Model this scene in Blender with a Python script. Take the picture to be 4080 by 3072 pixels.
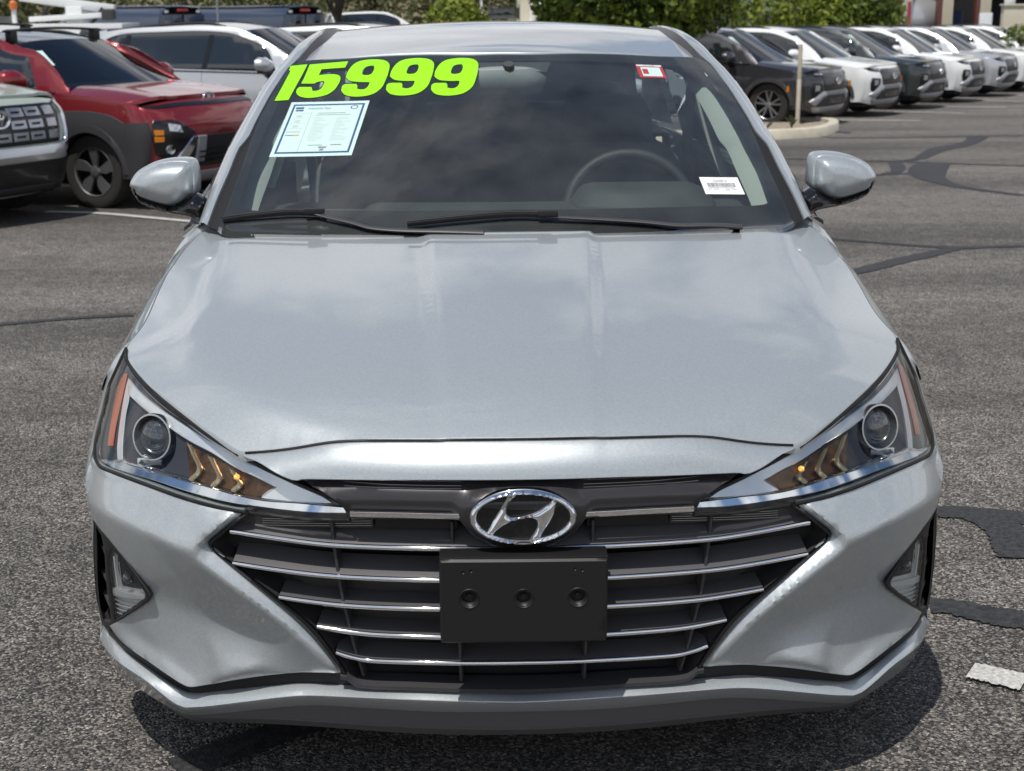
import bpy, math, random
import numpy as np
from mathutils import Vector, Matrix, Euler
from mathutils.geometry import delaunay_2d_cdt, tessellate_polygon

# ------------------------------------------------------------------ clearing
for o in list(bpy.data.objects): bpy.data.objects.remove(o, do_unlink=True)
SC = bpy.context.scene
COL = SC.collection
random.seed(7)

# ------------------------------------------------------------------ camera
cam_d = bpy.data.cameras.new("camera")
cam_d.sensor_fit = 'HORIZONTAL'; cam_d.sensor_width = 36.0; cam_d.lens = 36.0*5594.39/4080.0
cam_d.clip_start = 0.05; cam_d.clip_end = 3000
cam = bpy.data.objects.new("camera", cam_d); COL.objects.link(cam)
RT = Vector((0.99967179, -0.02464608, -0.00699135)); UP = Vector((0.01308471, 0.25658155, 0.96643401)); FW = Vector((0.02202496, 0.9662083, -0.25681982))
CAM = Vector((-0.07171985, -2.35963463, 1.51823516))
m3 = Matrix((RT, UP, -FW)).transposed()
cam.matrix_world = Matrix.Translation(CAM) @ m3.to_4x4()
cam_d.dof.use_dof = True; cam_d.dof.focus_distance = 2.9; cam_d.dof.aperture_fstop = 9.0
SC.camera = cam

# ------------------------------------------------------------------ sky and sun
SUN = Vector((-0.17, -0.32, 0.93)).normalized()
elev = math.asin(SUN.z); azim = math.atan2(SUN.x, SUN.y)
world = bpy.data.worlds.new("World"); SC.world = world; world.use_nodes = True
nt = world.node_tree; nt.nodes.clear()
def N(t, **k):
    n = nt.nodes.new(t)
    for a, b in k.items(): setattr(n, a, b)
    return n
out = N('ShaderNodeOutputWorld'); bg = N('ShaderNodeBackground'); bg.inputs['Strength'].default_value = 0.09
sky = N('ShaderNodeTexSky'); sky.sky_type = 'NISHITA'; sky.sun_disc = False
sky.sun_elevation = elev; sky.sun_rotation = azim; sky.altitude = 800; sky.air_density = 1.0; sky.dust_density = 0.6; sky.ozone_density = 1.2
tc = N('ShaderNodeTexCoord'); sep = N('ShaderNodeSeparateXYZ'); nt.links.new(tc.outputs['Generated'], sep.inputs[0])
def M(op, a, b=None):
    n = N('ShaderNodeMath', operation=op)
    for i, v in enumerate((a, b)):
        if v is None: continue
        if isinstance(v, (int, float)): n.inputs[i].default_value = v
        else: nt.links.new(v, n.inputs[i])
    return n.outputs[0]
zz = M('ADD', M('MAXIMUM', sep.outputs['Z'], 0.0), 0.22)
cmb = N('ShaderNodeCombineXYZ'); nt.links.new(M('DIVIDE', sep.outputs['X'], zz), cmb.inputs[0]); nt.links.new(M('DIVIDE', sep.outputs['Y'], zz), cmb.inputs[1])
cmb.inputs[2].default_value = 3.1
nz = N('ShaderNodeTexNoise'); nz.inputs['Scale'].default_value = 1.9; nz.inputs['Detail'].default_value = 9; nz.inputs['Roughness'].default_value = 0.58; nz.inputs['Distortion'].default_value = 0.25
nt.links.new(cmb.outputs[0], nz.inputs['Vector'])
cov = M('ADD', nz.outputs['Fac'], M('MULTIPLY', M('SUBTRACT', 0.62, sep.outputs['Z']), 0.22))
rmp = N('ShaderNodeValToRGB'); rmp.color_ramp.elements[0].position = 0.49; rmp.color_ramp.elements[1].position = 0.58
rmp.color_ramp.elements[0].color = (0, 0, 0, 1); rmp.color_ramp.elements[1].color = (1, 1, 1, 1)
nt.links.new(cov, rmp.inputs[0])
nz2 = N('ShaderNodeTexNoise'); nz2.inputs['Scale'].default_value = 2.6; nz2.inputs['Detail'].default_value = 7
nt.links.new(cmb.outputs[0], nz2.inputs['Vector'])
shade = N('ShaderNodeMapRange'); shade.inputs['From Min'].default_value = 0.3; shade.inputs['From Max'].default_value = 0.7; shade.inputs['To Min'].default_value = 5.5; shade.inputs['To Max'].default_value = 11.5
nt.links.new(nz2.outputs['Fac'], shade.inputs[0])
ccol = N('ShaderNodeMix', data_type='RGBA', blend_type='MULTIPLY'); ccol.inputs[0].default_value = 1.0; ccol.inputs[6].default_value = (1.0, 1.0, 1.02, 1)
nt.links.new(shade.outputs[0], ccol.inputs[7])
mix = N('ShaderNodeMix', data_type='RGBA'); nt.links.new(M('MULTIPLY', rmp.outputs[0], 0.93), mix.inputs[0]); nt.links.new(sky.outputs[0], mix.inputs[6]); nt.links.new(ccol.outputs[2], mix.inputs[7])
nt.links.new(mix.outputs[2], bg.inputs['Color']); nt.links.new(bg.outputs[0], out.inputs[0])
sun_d = bpy.data.lights.new("sun", 'SUN'); sun_d.energy = 3.5; sun_d.angle = math.radians(0.53); sun_d.color = (1.0, 0.95, 0.88)
sun = bpy.data.objects.new("sun", sun_d); COL.objects.link(sun)
sun.rotation_euler = (-SUN).to_track_quat('-Z', 'Y').to_euler()
sun.location = (-20, -30, 60)
SC.view_settings.view_transform = 'Standard'; SC.view_settings.look = 'None'; SC.view_settings.gamma = 1.0
SC.view_settings.exposure = 0.15; SC.view_settings.use_curve_mapping = False

# ------------------------------------------------------------------ curve tools
def V3(p): return np.array(p, float)
def crm(pts, n, closed=False):
    """n points along a Catmull-Rom curve through pts, evenly spaced by length"""
    P = np.array(pts, float); k = len(P)
    if k == 2:
        t = np.linspace(0, 1, n)[:, None]; return P[0]*(1-t)+P[1]*t
    out = []
    for i in range(k-1):
        p0 = P[i-1] if i > 0 else 2*P[0]-P[1]; p1 = P[i]; p2 = P[i+1]; p3 = P[i+2] if i+2 < k else 2*P[-1]-P[-2]
        d01 = max(1e-9, np.linalg.norm(p1-p0)**.5); d12 = max(1e-9, np.linalg.norm(p2-p1)**.5); d23 = max(1e-9, np.linalg.norm(p3-p2)**.5)
        m1 = d12*((p1-p0)/d01-(p2-p0)/(d01+d12)+(p2-p1)/d12); m2 = d12*((p2-p1)/d12-(p3-p1)/(d12+d23)+(p3-p2)/d23)
        for t in np.linspace(0, 1, 12, endpoint=False):
            out.append((2*t**3-3*t*t+1)*p1+(t**3-2*t*t+t)*m1+(-2*t**3+3*t*t)*p2+(t**3-t*t)*m2)
    out.append(P[-1]); return even(np.array(out), n)
def even(Q, n):
    d = np.r_[0, np.cumsum(np.linalg.norm(np.diff(Q, axis=0), axis=1))]
    s = np.linspace(0, d[-1], n)
    return np.stack([np.interp(s, d, Q[:, j]) for j in range(Q.shape[1])], 1)
def lin(pts, n): return even(np.array(pts, float), n)
def smooth_outline(poly, step, sharp=42):
    """closed outline resampled; smooth between its sharp corners"""
    P = np.array(poly, float); k = len(P); corners = []
    for i in range(k):
        a = P[i]-P[i-1]; b = P[(i+1) % k]-P[i]
        ang = math.degrees(abs(math.atan2(a[0]*b[1]-a[1]*b[0], a@b)))
        if ang > sharp: corners.append(i)
    if not corners: corners = [0]
    out = []
    for ci, c in enumerate(corners):
        e = corners[(ci+1) % len(corners)]; idx = [c]; j = c
        while True:
            j = (j+1) % k; idx.append(j)
            if j == e: break
        seg = P[idx]; L = np.linalg.norm(np.diff(seg, axis=0), axis=1).sum(); n = max(2, int(L/step)+1)
        out += list(crm(seg, n)[:-1])
    return np.array(out)
def inside(poly, pts):
    x, y = pts[:, 0], pts[:, 1]; r = np.zeros(len(pts), bool); k = len(poly)
    for i in range(k):
        x1, y1 = poly[i]; x2, y2 = poly[(i+1) % k]
        if y1 == y2: continue
        c = ((y1 > y) != (y2 > y)) & (x < (x2-x1)*(y-y1)/(y2-y1)+x1); r ^= c
    return r
def dist_poly(poly, pts):
    A = np.array(poly); B = np.roll(A, -1, 0); best = np.full(len(pts), 1e9)
    for a, b in zip(A, B):
        ab = b-a; L = ab@ab
        if L < 1e-14: continue
        t = np.clip(((pts-a)@ab)/L, 0, 1); d = np.linalg.norm(pts-(a+t[:, None]*ab), axis=1); best = np.minimum(best, d)
    return best
# ------------------------------------------------------------------ geometry builders: each returns (verts, faces)
def fill(outline, res, holes=(), step=None, lines=()):
    """triangulated 2-D region -> points, triangles, boundary loops"""
    step = step or res
    loops = [smooth_outline(outline, step)]+[smooth_outline(h, step) for h in holes]
    pts = []; edges = []; L = []
    for lp in loops:
        s = len(pts); pts += [tuple(p) for p in lp]; k = len(lp); edges += [(s+i, s+(i+1) % k) for i in range(k)]; L.append(list(range(s, s+k)))
    A = np.array(pts); lo = A.min(0); hi = A.max(0)
    rows = int((hi[1]-lo[1])/(res*.87))+1; cand = []
    for r in range(rows+1):
        yy = lo[1]+r*res*.87
        for c in range(int((hi[0]-lo[0])/res)+2): cand.append((lo[0]+(c+(r % 2)*.5)*res, yy))
    cand = np.array(cand); ok = inside(loops[0], cand); feat = []
    for ln in lines:      # creases become edges of the mesh
        q = crm(ln, max(2, int(np.linalg.norm(np.diff(np.array(ln), axis=0), axis=1).sum()/step))); feat.append(q)
        dd = np.min(np.linalg.norm(cand[:, None]-q[None], axis=2), axis=1); ok &= dd > res*.5
    for h in loops[1:]: ok &= ~inside(h, cand)
    cand = cand[ok]
    if len(cand):
        d = dist_poly(loops[0], cand)
        for h in loops[1:]: d = np.minimum(d, dist_poly(h, cand))
        cand = cand[d > res*.45]
    for q in feat:
        s = len(pts); pts += [tuple(p) for p in q]; edges += [(s+i, s+i+1) for i in range(len(q)-1)]
    allp = [Vector(p) for p in pts]+[Vector(p) for p in cand]
    v, e, f, ov, oe, of = delaunay_2d_cdt(allp, edges, [], 0, 1e-7)
    vv = np.array([(p.x, p.y) for p in v]); tri = np.array([t for t in f if len(t) == 3])
    cen = vv[tri].mean(1); ok = inside(loops[0], cen)
    for h in loops[1:]: ok &= ~inside(h, cen)
    tri = tri[ok]
    mp = {}
    for new, olds in enumerate(ov):
        for q in olds: mp[q] = new
    L = [[mp.get(i, i) for i in lp] for lp in L]
    return vv, tri, L, loops
def patch(outline, fn, res=.02, thick=0., back=(0, 1, 0), holes=(), edge=.0012, step=None, puff=None, lines=()):
    """surface patch over a 2-D outline; fn maps 2-D to 3-D; a rolled edge gives it thickness; puff=(height, radius) domes it towards -back"""
    vv, tri, L, loops = fill(outline, res, holes, step, lines)
    P = np.array([fn(a, b) for a, b in vv], float); back = np.array(back, float)
    if puff:
        d = dist_poly(loops[0], vv)
        for h in loops[1:]: d = np.minimum(d, dist_poly(h, vv))
        t = np.clip(d/puff[1], 0, 1); prof = t if len(puff) > 2 else np.sqrt(np.maximum(0, 1-(1-t)**2))
        P -= back*(puff[0]*prof)[:, None]
    verts = list(map(tuple, P)); faces = [tuple(int(i) for i in t) for t in tri]
    # orient towards -back
    if faces:
        tot = 0
        for t in faces[:200]:
            n = np.cross(P[t[1]]-P[t[0]], P[t[2]]-P[t[0]]); tot += -(n@back)
        if tot < 0: faces = [t[::-1] for t in faces]
    if thick > 0:
        rings = [(edge, edge), (edge*1.2, thick)] if edge > 0 else [(0, thick)]
        for li, lp in enumerate(L):
            k = len(lp); prev = lp
            q = np.array([vv[i] for i in lp]); nx = np.roll(q, -1, 0)-np.roll(q, 1, 0)
            nrm = np.stack([nx[:, 1], -nx[:, 0]], 1); nrm /= np.maximum(1e-9, np.linalg.norm(nrm, axis=1))[:, None]
            area = .5*np.sum(q[:, 0]*np.roll(q[:, 1], -1)-q[:, 1]*np.roll(q[:, 0], -1))
            if area < 0: nrm = -nrm
            if li > 0: nrm = -nrm
            for (o_, b_) in rings:
                s = len(verts); cur = []
                for i in range(k):
                    u = q[i]+nrm[i]*o_
                    p = np.array(fn(u[0], u[1]))+back*b_; verts.append(tuple(p)); cur.append(s+i)
                for i in range(k):
                    j = (i+1) % k; faces.append((prev[i], prev[j], cur[j], cur[i]))
                prev = cur
    return verts, faces
def loft(curves, closed=False):
    C = [np.array(c, float) for c in curves]; n = len(C[0]); verts = [tuple(p) for c in C for p in c]; faces = []
    for r in range(len(C)-1):
        for i in range(n-1 if not closed else n):
            j = (i+1) % n; faces.append((r*n+i, r*n+j, (r+1)*n+j, (r+1)*n+i))
    return verts, faces
def tube(path, r, seg=8, sx=1., sy=1., cap=True, rr=None):
    P = np.array(path, float); n = len(P); verts = []; faces = []
    T = np.gradient(P, axis=0); T /= np.linalg.norm(T, axis=1)[:, None]
    up = np.array([0, 0, 1.]) if abs(T[:, 2]).mean() < .8 else np.array([0, 1., 0])
    for i in range(n):
        a = np.cross(up, T[i]); a /= np.linalg.norm(a); b = np.cross(T[i], a); R = r if rr is None else rr[i]
        for k in range(seg):
            th = 2*math.pi*k/seg; verts.append(tuple(P[i]+a*R*sx*math.cos(th)+b*R*sy*math.sin(th)))
    for i in range(n-1):
        for k in range(seg):
            q = (k+1) % seg; faces.append((i*seg+k, i*seg+q, (i+1)*seg+q, (i+1)*seg+k))
    if cap: faces.append(tuple(range(seg))[::-1]); faces.append(tuple((n-1)*seg+k for k in range(seg)))
    return verts, faces
def box(x0, x1, y0, y1, z0, z1, b=0.):
    """box with its edges chamfered by b"""
    if b <= 0:
        v = [(x, y, z) for z in (z0, z1) for y in (y0, y1) for x in (x0, x1)]
        return v, [(0, 2, 3, 1), (4, 5, 7, 6), (0, 1, 5, 4), (2, 6, 7, 3), (0, 4, 6, 2), (1, 3, 7, 5)]
    import bmesh
    bm = bmesh.new(); bmesh.ops.create_cube(bm, size=1)
    for q in bm.verts: q.co = Vector(((x0+x1)/2+q.co.x*(x1-x0), (y0+y1)/2+q.co.y*(y1-y0), (z0+z1)/2+q.co.z*(z1-z0)))
    bmesh.ops.bevel(bm, geom=list(bm.edges), offset=b, segments=2, affect='EDGES', profile=.6)
    bm.verts.ensure_lookup_table()
    r = [tuple(q.co) for q in bm.verts], [tuple(q.index for q in f.verts) for f in bm.faces]; bm.free(); return r
def lathe(cen, axis, prof, n=24):
    """profile [(radius, along axis)] turned about axis"""
    ax = Vector(axis).normalized(); a = ax.orthogonal().normalized(); b = ax.cross(a); verts = []; faces = []
    for (r, h) in prof:
        for k in range(n):
            th = 2*math.pi*k/n; verts.append(tuple(Vector(cen)+ax*h+a*(r*math.cos(th))+b*(r*math.sin(th))))
    for i in range(len(prof)-1):
        for k in range(n):
            q = (k+1) % n; faces.append((i*n+k, i*n+q, (i+1)*n+q, (i+1)*n+k))
    return verts, faces
def join(*geos):
    V = []; F = []
    for v, f in geos:
        s = len(V); V += list(v); F += [tuple(i+s for i in t) for t in f]
    return V, F
def xf(geo, mtx):
    return [tuple(mtx @ Vector(p)) for p in geo[0]], geo[1]
def mir(geo): return [(-p[0], p[1], p[2]) for p in geo[0]], [t[::-1] for t in geo[1]]
def text_geo(s, size=1., align='CENTER'):
    """flat lettering in the x-y plane, as triangles"""
    c = bpy.data.curves.new('t', 'FONT'); c.body = s; c.size = size; c.align_x = align; c.align_y = 'CENTER'; c.resolution_u = 3
    o = bpy.data.objects.new('t', c); COL.objects.link(o)
    dg = bpy.context.evaluated_depsgraph_get(); me = bpy.data.meshes.new_from_object(o.evaluated_get(dg))
    g = [tuple(v.co) for v in me.vertices], [tuple(p.vertices) for p in me.polygons]
    bpy.data.objects.remove(o); bpy.data.curves.remove(c); bpy.data.meshes.remove(me); return g
# ------------------------------------------------------------------ object makers
def mesh(name, geo, mat, angle=38):
    me = bpy.data.meshes.new(name); me.from_pydata([tuple(map(float, p)) for p in geo[0]], [], geo[1]); me.update()
    if angle is not None:
        me.polygons.foreach_set('use_smooth', [True]*len(me.polygons)); me.set_sharp_from_angle(angle=math.radians(angle))
    for m in (mat if isinstance(mat, (list, tuple)) else [mat]):
        if m is not None: me.materials.append(m)
    return me
def add(name, geo, mat, parent=None, angle=38, label=None):
    o = bpy.data.objects.new(name, mesh(name, geo, mat, angle)); COL.objects.link(o)
    if parent is not None:
        o.parent = parent
    if label: o['label'] = label
    return o
def add2(name, geo, mat, parent, angle=38, label=None):
    """a part and its mirror image; parent may be a pair"""
    pr = parent if isinstance(parent, (list, tuple)) else (parent, parent)
    return [add(name, geo, mat, pr[0], angle, label), add(name, mir(geo), mat, pr[1], angle, label)]
def thing(name, label, cat, loc=(0, 0, 0), rotz=0., group=None):
    o = bpy.data.objects.new(name, None); COL.objects.link(o); o.empty_display_size = .2
    o.location = loc; o.rotation_euler = (0, 0, rotz); o['label'] = label; o['category'] = cat
    if group: o['group'] = group
    return o
def tag(o, label, cat, group=None):
    o['label'] = label; o['category'] = cat
    if group: o['group'] = group
    return o
def struct(o, kind='structure'): o['kind'] = kind; return o
def multi(o, mats, idx):
    """give an object several materials, by face"""
    for m in mats: o.data.materials.append(m)
    o.data.polygons.foreach_set('material_index', idx); return o
def copy_tree(o, parent=None):
    c = o.copy(); COL.objects.link(c); c.parent = parent
    for ch in list(o.children): copy_tree(ch, c)
    return c
# ------------------------------------------------------------------ materials
def mat(name, col, rough=.5, metal=0., coat=0., spec=.5, coat_rough=.03, emit=None, bump=None, var=None, trans=0., ior=1.45, alpha=1.):
    m = bpy.data.materials.new(name); m.use_nodes = True; nt = m.node_tree; b = nt.nodes['Principled BSDF']
    b.inputs['Base Color'].default_value = (*col, 1); b.inputs['Roughness'].default_value = rough; b.inputs['Metallic'].default_value = metal
    b.inputs['Coat Weight'].default_value = coat; b.inputs['Coat Roughness'].default_value = coat_rough; b.inputs['Specular IOR Level'].default_value = spec
    b.inputs['Transmission Weight'].default_value = trans; b.inputs['IOR'].default_value = ior
    if emit: b.inputs['Emission Color'].default_value = (*emit[:3], 1); b.inputs['Emission Strength'].default_value = emit[3]
    if bump or var:
        tc = nt.nodes.new('ShaderNodeTexCoord')
    if bump:   # (scale, strength, distance)
        n = nt.nodes.new('ShaderNodeTexNoise'); n.inputs['Scale'].default_value = bump[0]; n.inputs['Detail'].default_value = 4
        nt.links.new(tc.outputs['Object'], n.inputs['Vector']); bp = nt.nodes.new('ShaderNodeBump'); bp.inputs['Strength'].default_value = bump[1]; bp.inputs['Distance'].default_value = bump[2]
        nt.links.new(n.outputs['Fac'], bp.inputs['Height']); nt.links.new(bp.outputs[0], b.inputs['Normal'])
    if var:    # (scale, amount): soft value variation of the base colour
        n = nt.nodes.new('ShaderNodeTexNoise'); n.inputs['Scale'].default_value = var[0]; n.inputs['Detail'].default_value = 5
        nt.links.new(tc.outputs['Object'], n.inputs['Vector']); mr = nt.nodes.new('ShaderNodeMapRange')
        mr.inputs['From Min'].default_value = .3; mr.inputs['From Max'].default_value = .7; mr.inputs['To Min'].default_value = 1-var[1]; mr.inputs['To Max'].default_value = 1+var[1]
        nt.links.new(n.outputs['Fac'], mr.inputs[0]); mx = nt.nodes.new('ShaderNodeMix'); mx.data_type = 'RGBA'; mx.blend_type = 'MULTIPLY'; mx.inputs[0].default_value = 1
        mx.inputs[6].default_value = (*col, 1); nt.links.new(mr.outputs[0], mx.inputs[7]); nt.links.new(mx.outputs[2], b.inputs['Base Color'])
    return m
def glass(name, tint=(.8, .86, .84), rough=.0, dust=0., ior=1.5, boost=1.0):
    """a single sheet of glass: tinted see-through plus mirror by Fresnel, optional dusty specks and a painted sky-reflection veil"""
    m = bpy.data.materials.new(name); m.use_nodes = True; nt = m.node_tree; nt.nodes.clear()
    o = nt.nodes.new('ShaderNodeOutputMaterial'); t = nt.nodes.new('ShaderNodeBsdfTransparent'); g = nt.nodes.new('ShaderNodeBsdfGlossy')
    t.inputs[0].default_value = (*tint, 1); g.inputs['Roughness'].default_value = rough; g.inputs[0].default_value = (1, 1, 1, 1)
    f = nt.nodes.new('ShaderNodeFresnel'); f.inputs[0].default_value = ior; mu = nt.nodes.new('ShaderNodeMath'); mu.operation = 'MULTIPLY'; mu.inputs[1].default_value = boost; mu.use_clamp = True
    nt.links.new(f.outputs[0], mu.inputs[0]); mx = nt.nodes.new('ShaderNodeMixShader'); nt.links.new(mu.outputs[0], mx.inputs[0]); nt.links.new(t.outputs[0], mx.inputs[1]); nt.links.new(g.outputs[0], mx.inputs[2])
    last = mx.outputs[0]
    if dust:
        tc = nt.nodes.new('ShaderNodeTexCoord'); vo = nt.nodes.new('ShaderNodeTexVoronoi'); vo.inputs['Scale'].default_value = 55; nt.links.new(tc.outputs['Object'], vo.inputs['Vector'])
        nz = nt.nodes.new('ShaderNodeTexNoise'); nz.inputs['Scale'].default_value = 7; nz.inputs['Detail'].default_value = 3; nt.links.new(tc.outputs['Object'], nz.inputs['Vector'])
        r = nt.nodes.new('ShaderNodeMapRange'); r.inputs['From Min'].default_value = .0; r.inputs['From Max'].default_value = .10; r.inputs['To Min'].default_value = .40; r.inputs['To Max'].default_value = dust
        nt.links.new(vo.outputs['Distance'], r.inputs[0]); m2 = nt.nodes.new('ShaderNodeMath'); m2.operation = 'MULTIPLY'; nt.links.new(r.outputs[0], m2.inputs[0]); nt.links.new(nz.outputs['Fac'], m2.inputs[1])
        d = nt.nodes.new('ShaderNodeBsdfDiffuse'); d.inputs[0].default_value = (.42, .45, .47, 1); m3 = nt.nodes.new('ShaderNodeMixShader')  # bluish veil painted on for the sky's reflection, besides the specks
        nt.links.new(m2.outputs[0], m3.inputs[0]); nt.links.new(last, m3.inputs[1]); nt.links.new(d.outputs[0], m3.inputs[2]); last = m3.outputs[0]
    nt.links.new(last, o.inputs[0]); return m
def paint(name, col, metal=.0, rough=.35, flake=0.):
    """car paint: base under a clear coat, with fine metal flake"""
    m = mat(name, col, rough, metal, 1.0, .5, .02); nt = m.node_tree; b = nt.nodes['Principled BSDF']
    if flake:
        tc = nt.nodes.new('ShaderNodeTexCoord'); vo = nt.nodes.new('ShaderNodeTexVoronoi'); vo.inputs['Scale'].default_value = 420
        nt.links.new(tc.outputs['Object'], vo.inputs['Vector']); mr = nt.nodes.new('ShaderNodeMapRange'); mr.inputs['To Min'].default_value = 1-flake; mr.inputs['To Max'].default_value = 1+flake
        sx = nt.nodes.new('ShaderNodeSeparateColor'); nt.links.new(vo.outputs['Color'], sx.inputs[0]); nt.links.new(sx.outputs[0], mr.inputs[0])
        mx = nt.nodes.new('ShaderNodeMix'); mx.data_type = 'RGBA'; mx.blend_type = 'MULTIPLY'; mx.inputs[0].default_value = 1; mx.inputs[6].default_value = (*col, 1)
        nt.links.new(mr.outputs[0], mx.inputs[7]); nt.links.new(mx.outputs[2], b.inputs['Base Color'])
    return m

# ------------------------------------------------------------------ reference surfaces of the sedan (metres; y runs back from the nose)
def sstep(a,b,x):
    t=min(1.0,max(0.0,(x-a)/(b-a))); return t*t*(3-2*t)
def lerp_tab(tab,v):
    if v<=tab[0][0]: return tab[0][1]
    for (a,p),(b,q) in zip(tab,tab[1:]):
        if v<=b:
            return p+(q-p)*(v-a)/(b-a)
    return tab[-1][1]
def cub_tab(tab,v):
    # monotone-ish cubic (Catmull-Rom with uneven knots)
    n=len(tab)
    if v<=tab[0][0]:
        s=(tab[1][1]-tab[0][1])/(tab[1][0]-tab[0][0]); return tab[0][1]+s*(v-tab[0][0])
    if v>=tab[-1][0]:
        s=(tab[-1][1]-tab[-2][1])/(tab[-1][0]-tab[-2][0]); return tab[-1][1]+s*(v-tab[-1][0])
    for i in range(n-1):
        if v<=tab[i+1][0]: break
    x0,y0=tab[i]; x1,y1=tab[i+1]; h=x1-x0
    def sl(j):
        if j==0: return (tab[1][1]-tab[0][1])/(tab[1][0]-tab[0][0])
        if j==n-1: return (tab[-1][1]-tab[-2][1])/(tab[-1][0]-tab[-2][0])
        return (tab[j+1][1]-tab[j-1][1])/(tab[j+1][0]-tab[j-1][0])
    t=(v-x0)/h
    return (2*t**3-3*t*t+1)*y0+(t**3-2*t*t+t)*h*sl(i)+(-2*t**3+3*t*t)*y1+(t**3-t*t)*h*sl(i+1)
# ---- plan curve of the car's nose: depth y of the front at half width x
def F0(x):
    x=abs(x); m=max(0.0,x-.60); k=max(0.0,x-.80)
    return .28*x*x+1.6*m*m+4.0*k*k
PZ=[(.10,.085),(.17,.06),(.22,.048),(.30,.040),(.40,.022),(.50,.010),(.62,.010),(.72,.016)]
def FB(x,z):
    return F0(x)+cub_tab(PZ,z)
def FH(x,z):   # headlight glass
    x=abs(x)
    return F0(x)+.004+(.2+1.5*x*x)*(z-.60)
def FN(x,z):   # panel above the grille, leaning back to the hood shut line
    x=abs(x)
    d=z-(.716-.15*x*x)
    return F0(x)+.013+.05*x*x+.5*d+3.0*max(0.0,d)**2
# ---- hood
XE=[(.10,.40),(.15,.53),(.20,.605),(.30,.70),(.40,.762),(.50,.806),(.58,.822),(.70,.830),(.85,.832),(1.0,.828),(1.12,.815),(1.22,.79),(1.30,.77)]
ZE=[(.10,.745),(.15,.738),(.20,.750),(.30,.775),(.40,.797),(.50,.818),(.58,.834),(.70,.858),(.85,.889),(1.0,.922),(1.12,.953),(1.22,.983),(1.30,1.005)]
ZC=[(.0,.748),(.03,.764),(.062,.781),(.10,.797),(.16,.818),(.25,.843),(.40,.877),(.60,.916),(.80,.951),(1.0,.984),(1.10,1.000),(1.25,1.022)]
XC=[(.10,.36),(.2,.50),(.3,.585),(.4,.632),(.5,.66),(.6,.672),(.8,.682),(1.0,.69),(1.25,.70)]
def G(x,y):
    x=abs(x); xe=cub_tab(XE,y); zc=cub_tab(ZC,y); ze=cub_tab(ZE,y); xc=cub_tab(XC,y)
    drop=zc-ze; A=.48*drop; B=drop-A
    s=x/xe
    r=.035
    m=(x-xc); sp=.5*(m+(m*m+r*r)**.5); sn=.5*((xe-xc)+((xe-xc)**2+r*r)**.5)
    s0=.5*(-xc+(xc*xc+r*r)**.5)
    z=zc-A*s*s-B*(sp-s0)/(sn-s0)
    lx=cub_tab([(.0,.138),(.3,.158),(.7,.186),(1.2,.214)],y)
    z+=(.0012+.0052*sstep(.08,.40,y))*(1-sstep(lx-.008,lx+.008,x))
    return z
# ---- windscreen: y as function of x,z
def Wd(x,z):
    t=(z-.99)/.41
    kk=.20+.82*(z-1.0)
    return 1.035+(z-.99)*2.10+x*x*kk-.10*t*(1-t)
CRACKS = [('a', [(2.562, 8.202), (2.782, 8.016), (3.068, 7.786), (3.286, 7.655), (3.409, 7.614), (3.624, 7.641), (3.882, 7.657)], [0.1, 0.08, 0.1, 0.14, 0.1, 0.1]), ('b', [(2.306, 6.517), (2.457, 6.655), (2.744, 6.973), (3.033, 7.257), (3.244, 7.475), (3.409, 7.614)], [0.13, 0.15, 0.16, 0.14, 0.1]), ('c', [(2.99, 15.538), (3.817, 15.48), (4.776, 15.044), (5.074, 14.961), (5.56, 14.66), (6.031, 14.368), (6.383, 14.205)], [0.12, 0.12, 0.12]), ('d', [(5.074, 14.961), (5.429, 15.263), (5.778, 15.949), (6.22, 16.793), (6.745, 17.488), (7.177, 18.254), (7.539, 19.093)], [0.12, 0.2, 0.3, 0.22, 0.32]), ('e', [(5.239, 19.403), (5.4, 19.171), (6.275, 19.08), (7.583, 19.219), (8.309, 19.254)], [0.12, 0.1]), ('f', [(5.463, 14.67), (5.239, 14.143), (5.011, 13.506), (4.862, 12.907), (4.831, 12.336), (4.89, 11.851), (5.042, 11.438), (5.196, 11.097)], [0.38, 0.45, 0.42, 0.32, 0.2, 0.15, 0.15]), ('g', [(4.281, 13.234), (4.601, 13.338), (5.011, 13.506)], [0.1, 0.1]), ('g2', [(5.029, 14.882), (4.875, 14.182), (4.681, 13.611), (4.48, 13.379)], [0.16, 0.18, 0.1]), ('h', [(1.343, 1.751), (1.415, 1.748), (1.509, 1.716), (1.598, 1.682)], [0.11, 0.11, 0.12, 0.13]), ('h2', [(1.383, 1.738), (1.444, 1.689), (1.497, 1.607), (1.51, 1.485), (1.487, 1.344)], [0.03, 0.09, 0.15, 0.18, 0.18]), ('i', [(1.098, 1.027), (1.159, 1.013), (1.207, 0.977), (1.261, 0.947), (1.311, 0.929)], [0.09, 0.1, 0.11, 0.12, 0.12]), ('j', [(-2.79, 5.028), (-2.654, 5.087), (-2.425, 5.198), (-2.232, 5.272), (-1.999, 5.33)], [0.08, 0.075, 0.08]), ('k', [(-0.714, 0.262), (-0.623, 0.332), (-0.527, 0.404), (-0.426, 0.479)], [0.09, 0.1, 0.09]), ('m', [(5.647, 20.31), (5.864, 20.568)], [0.5, 0.3])]
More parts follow.
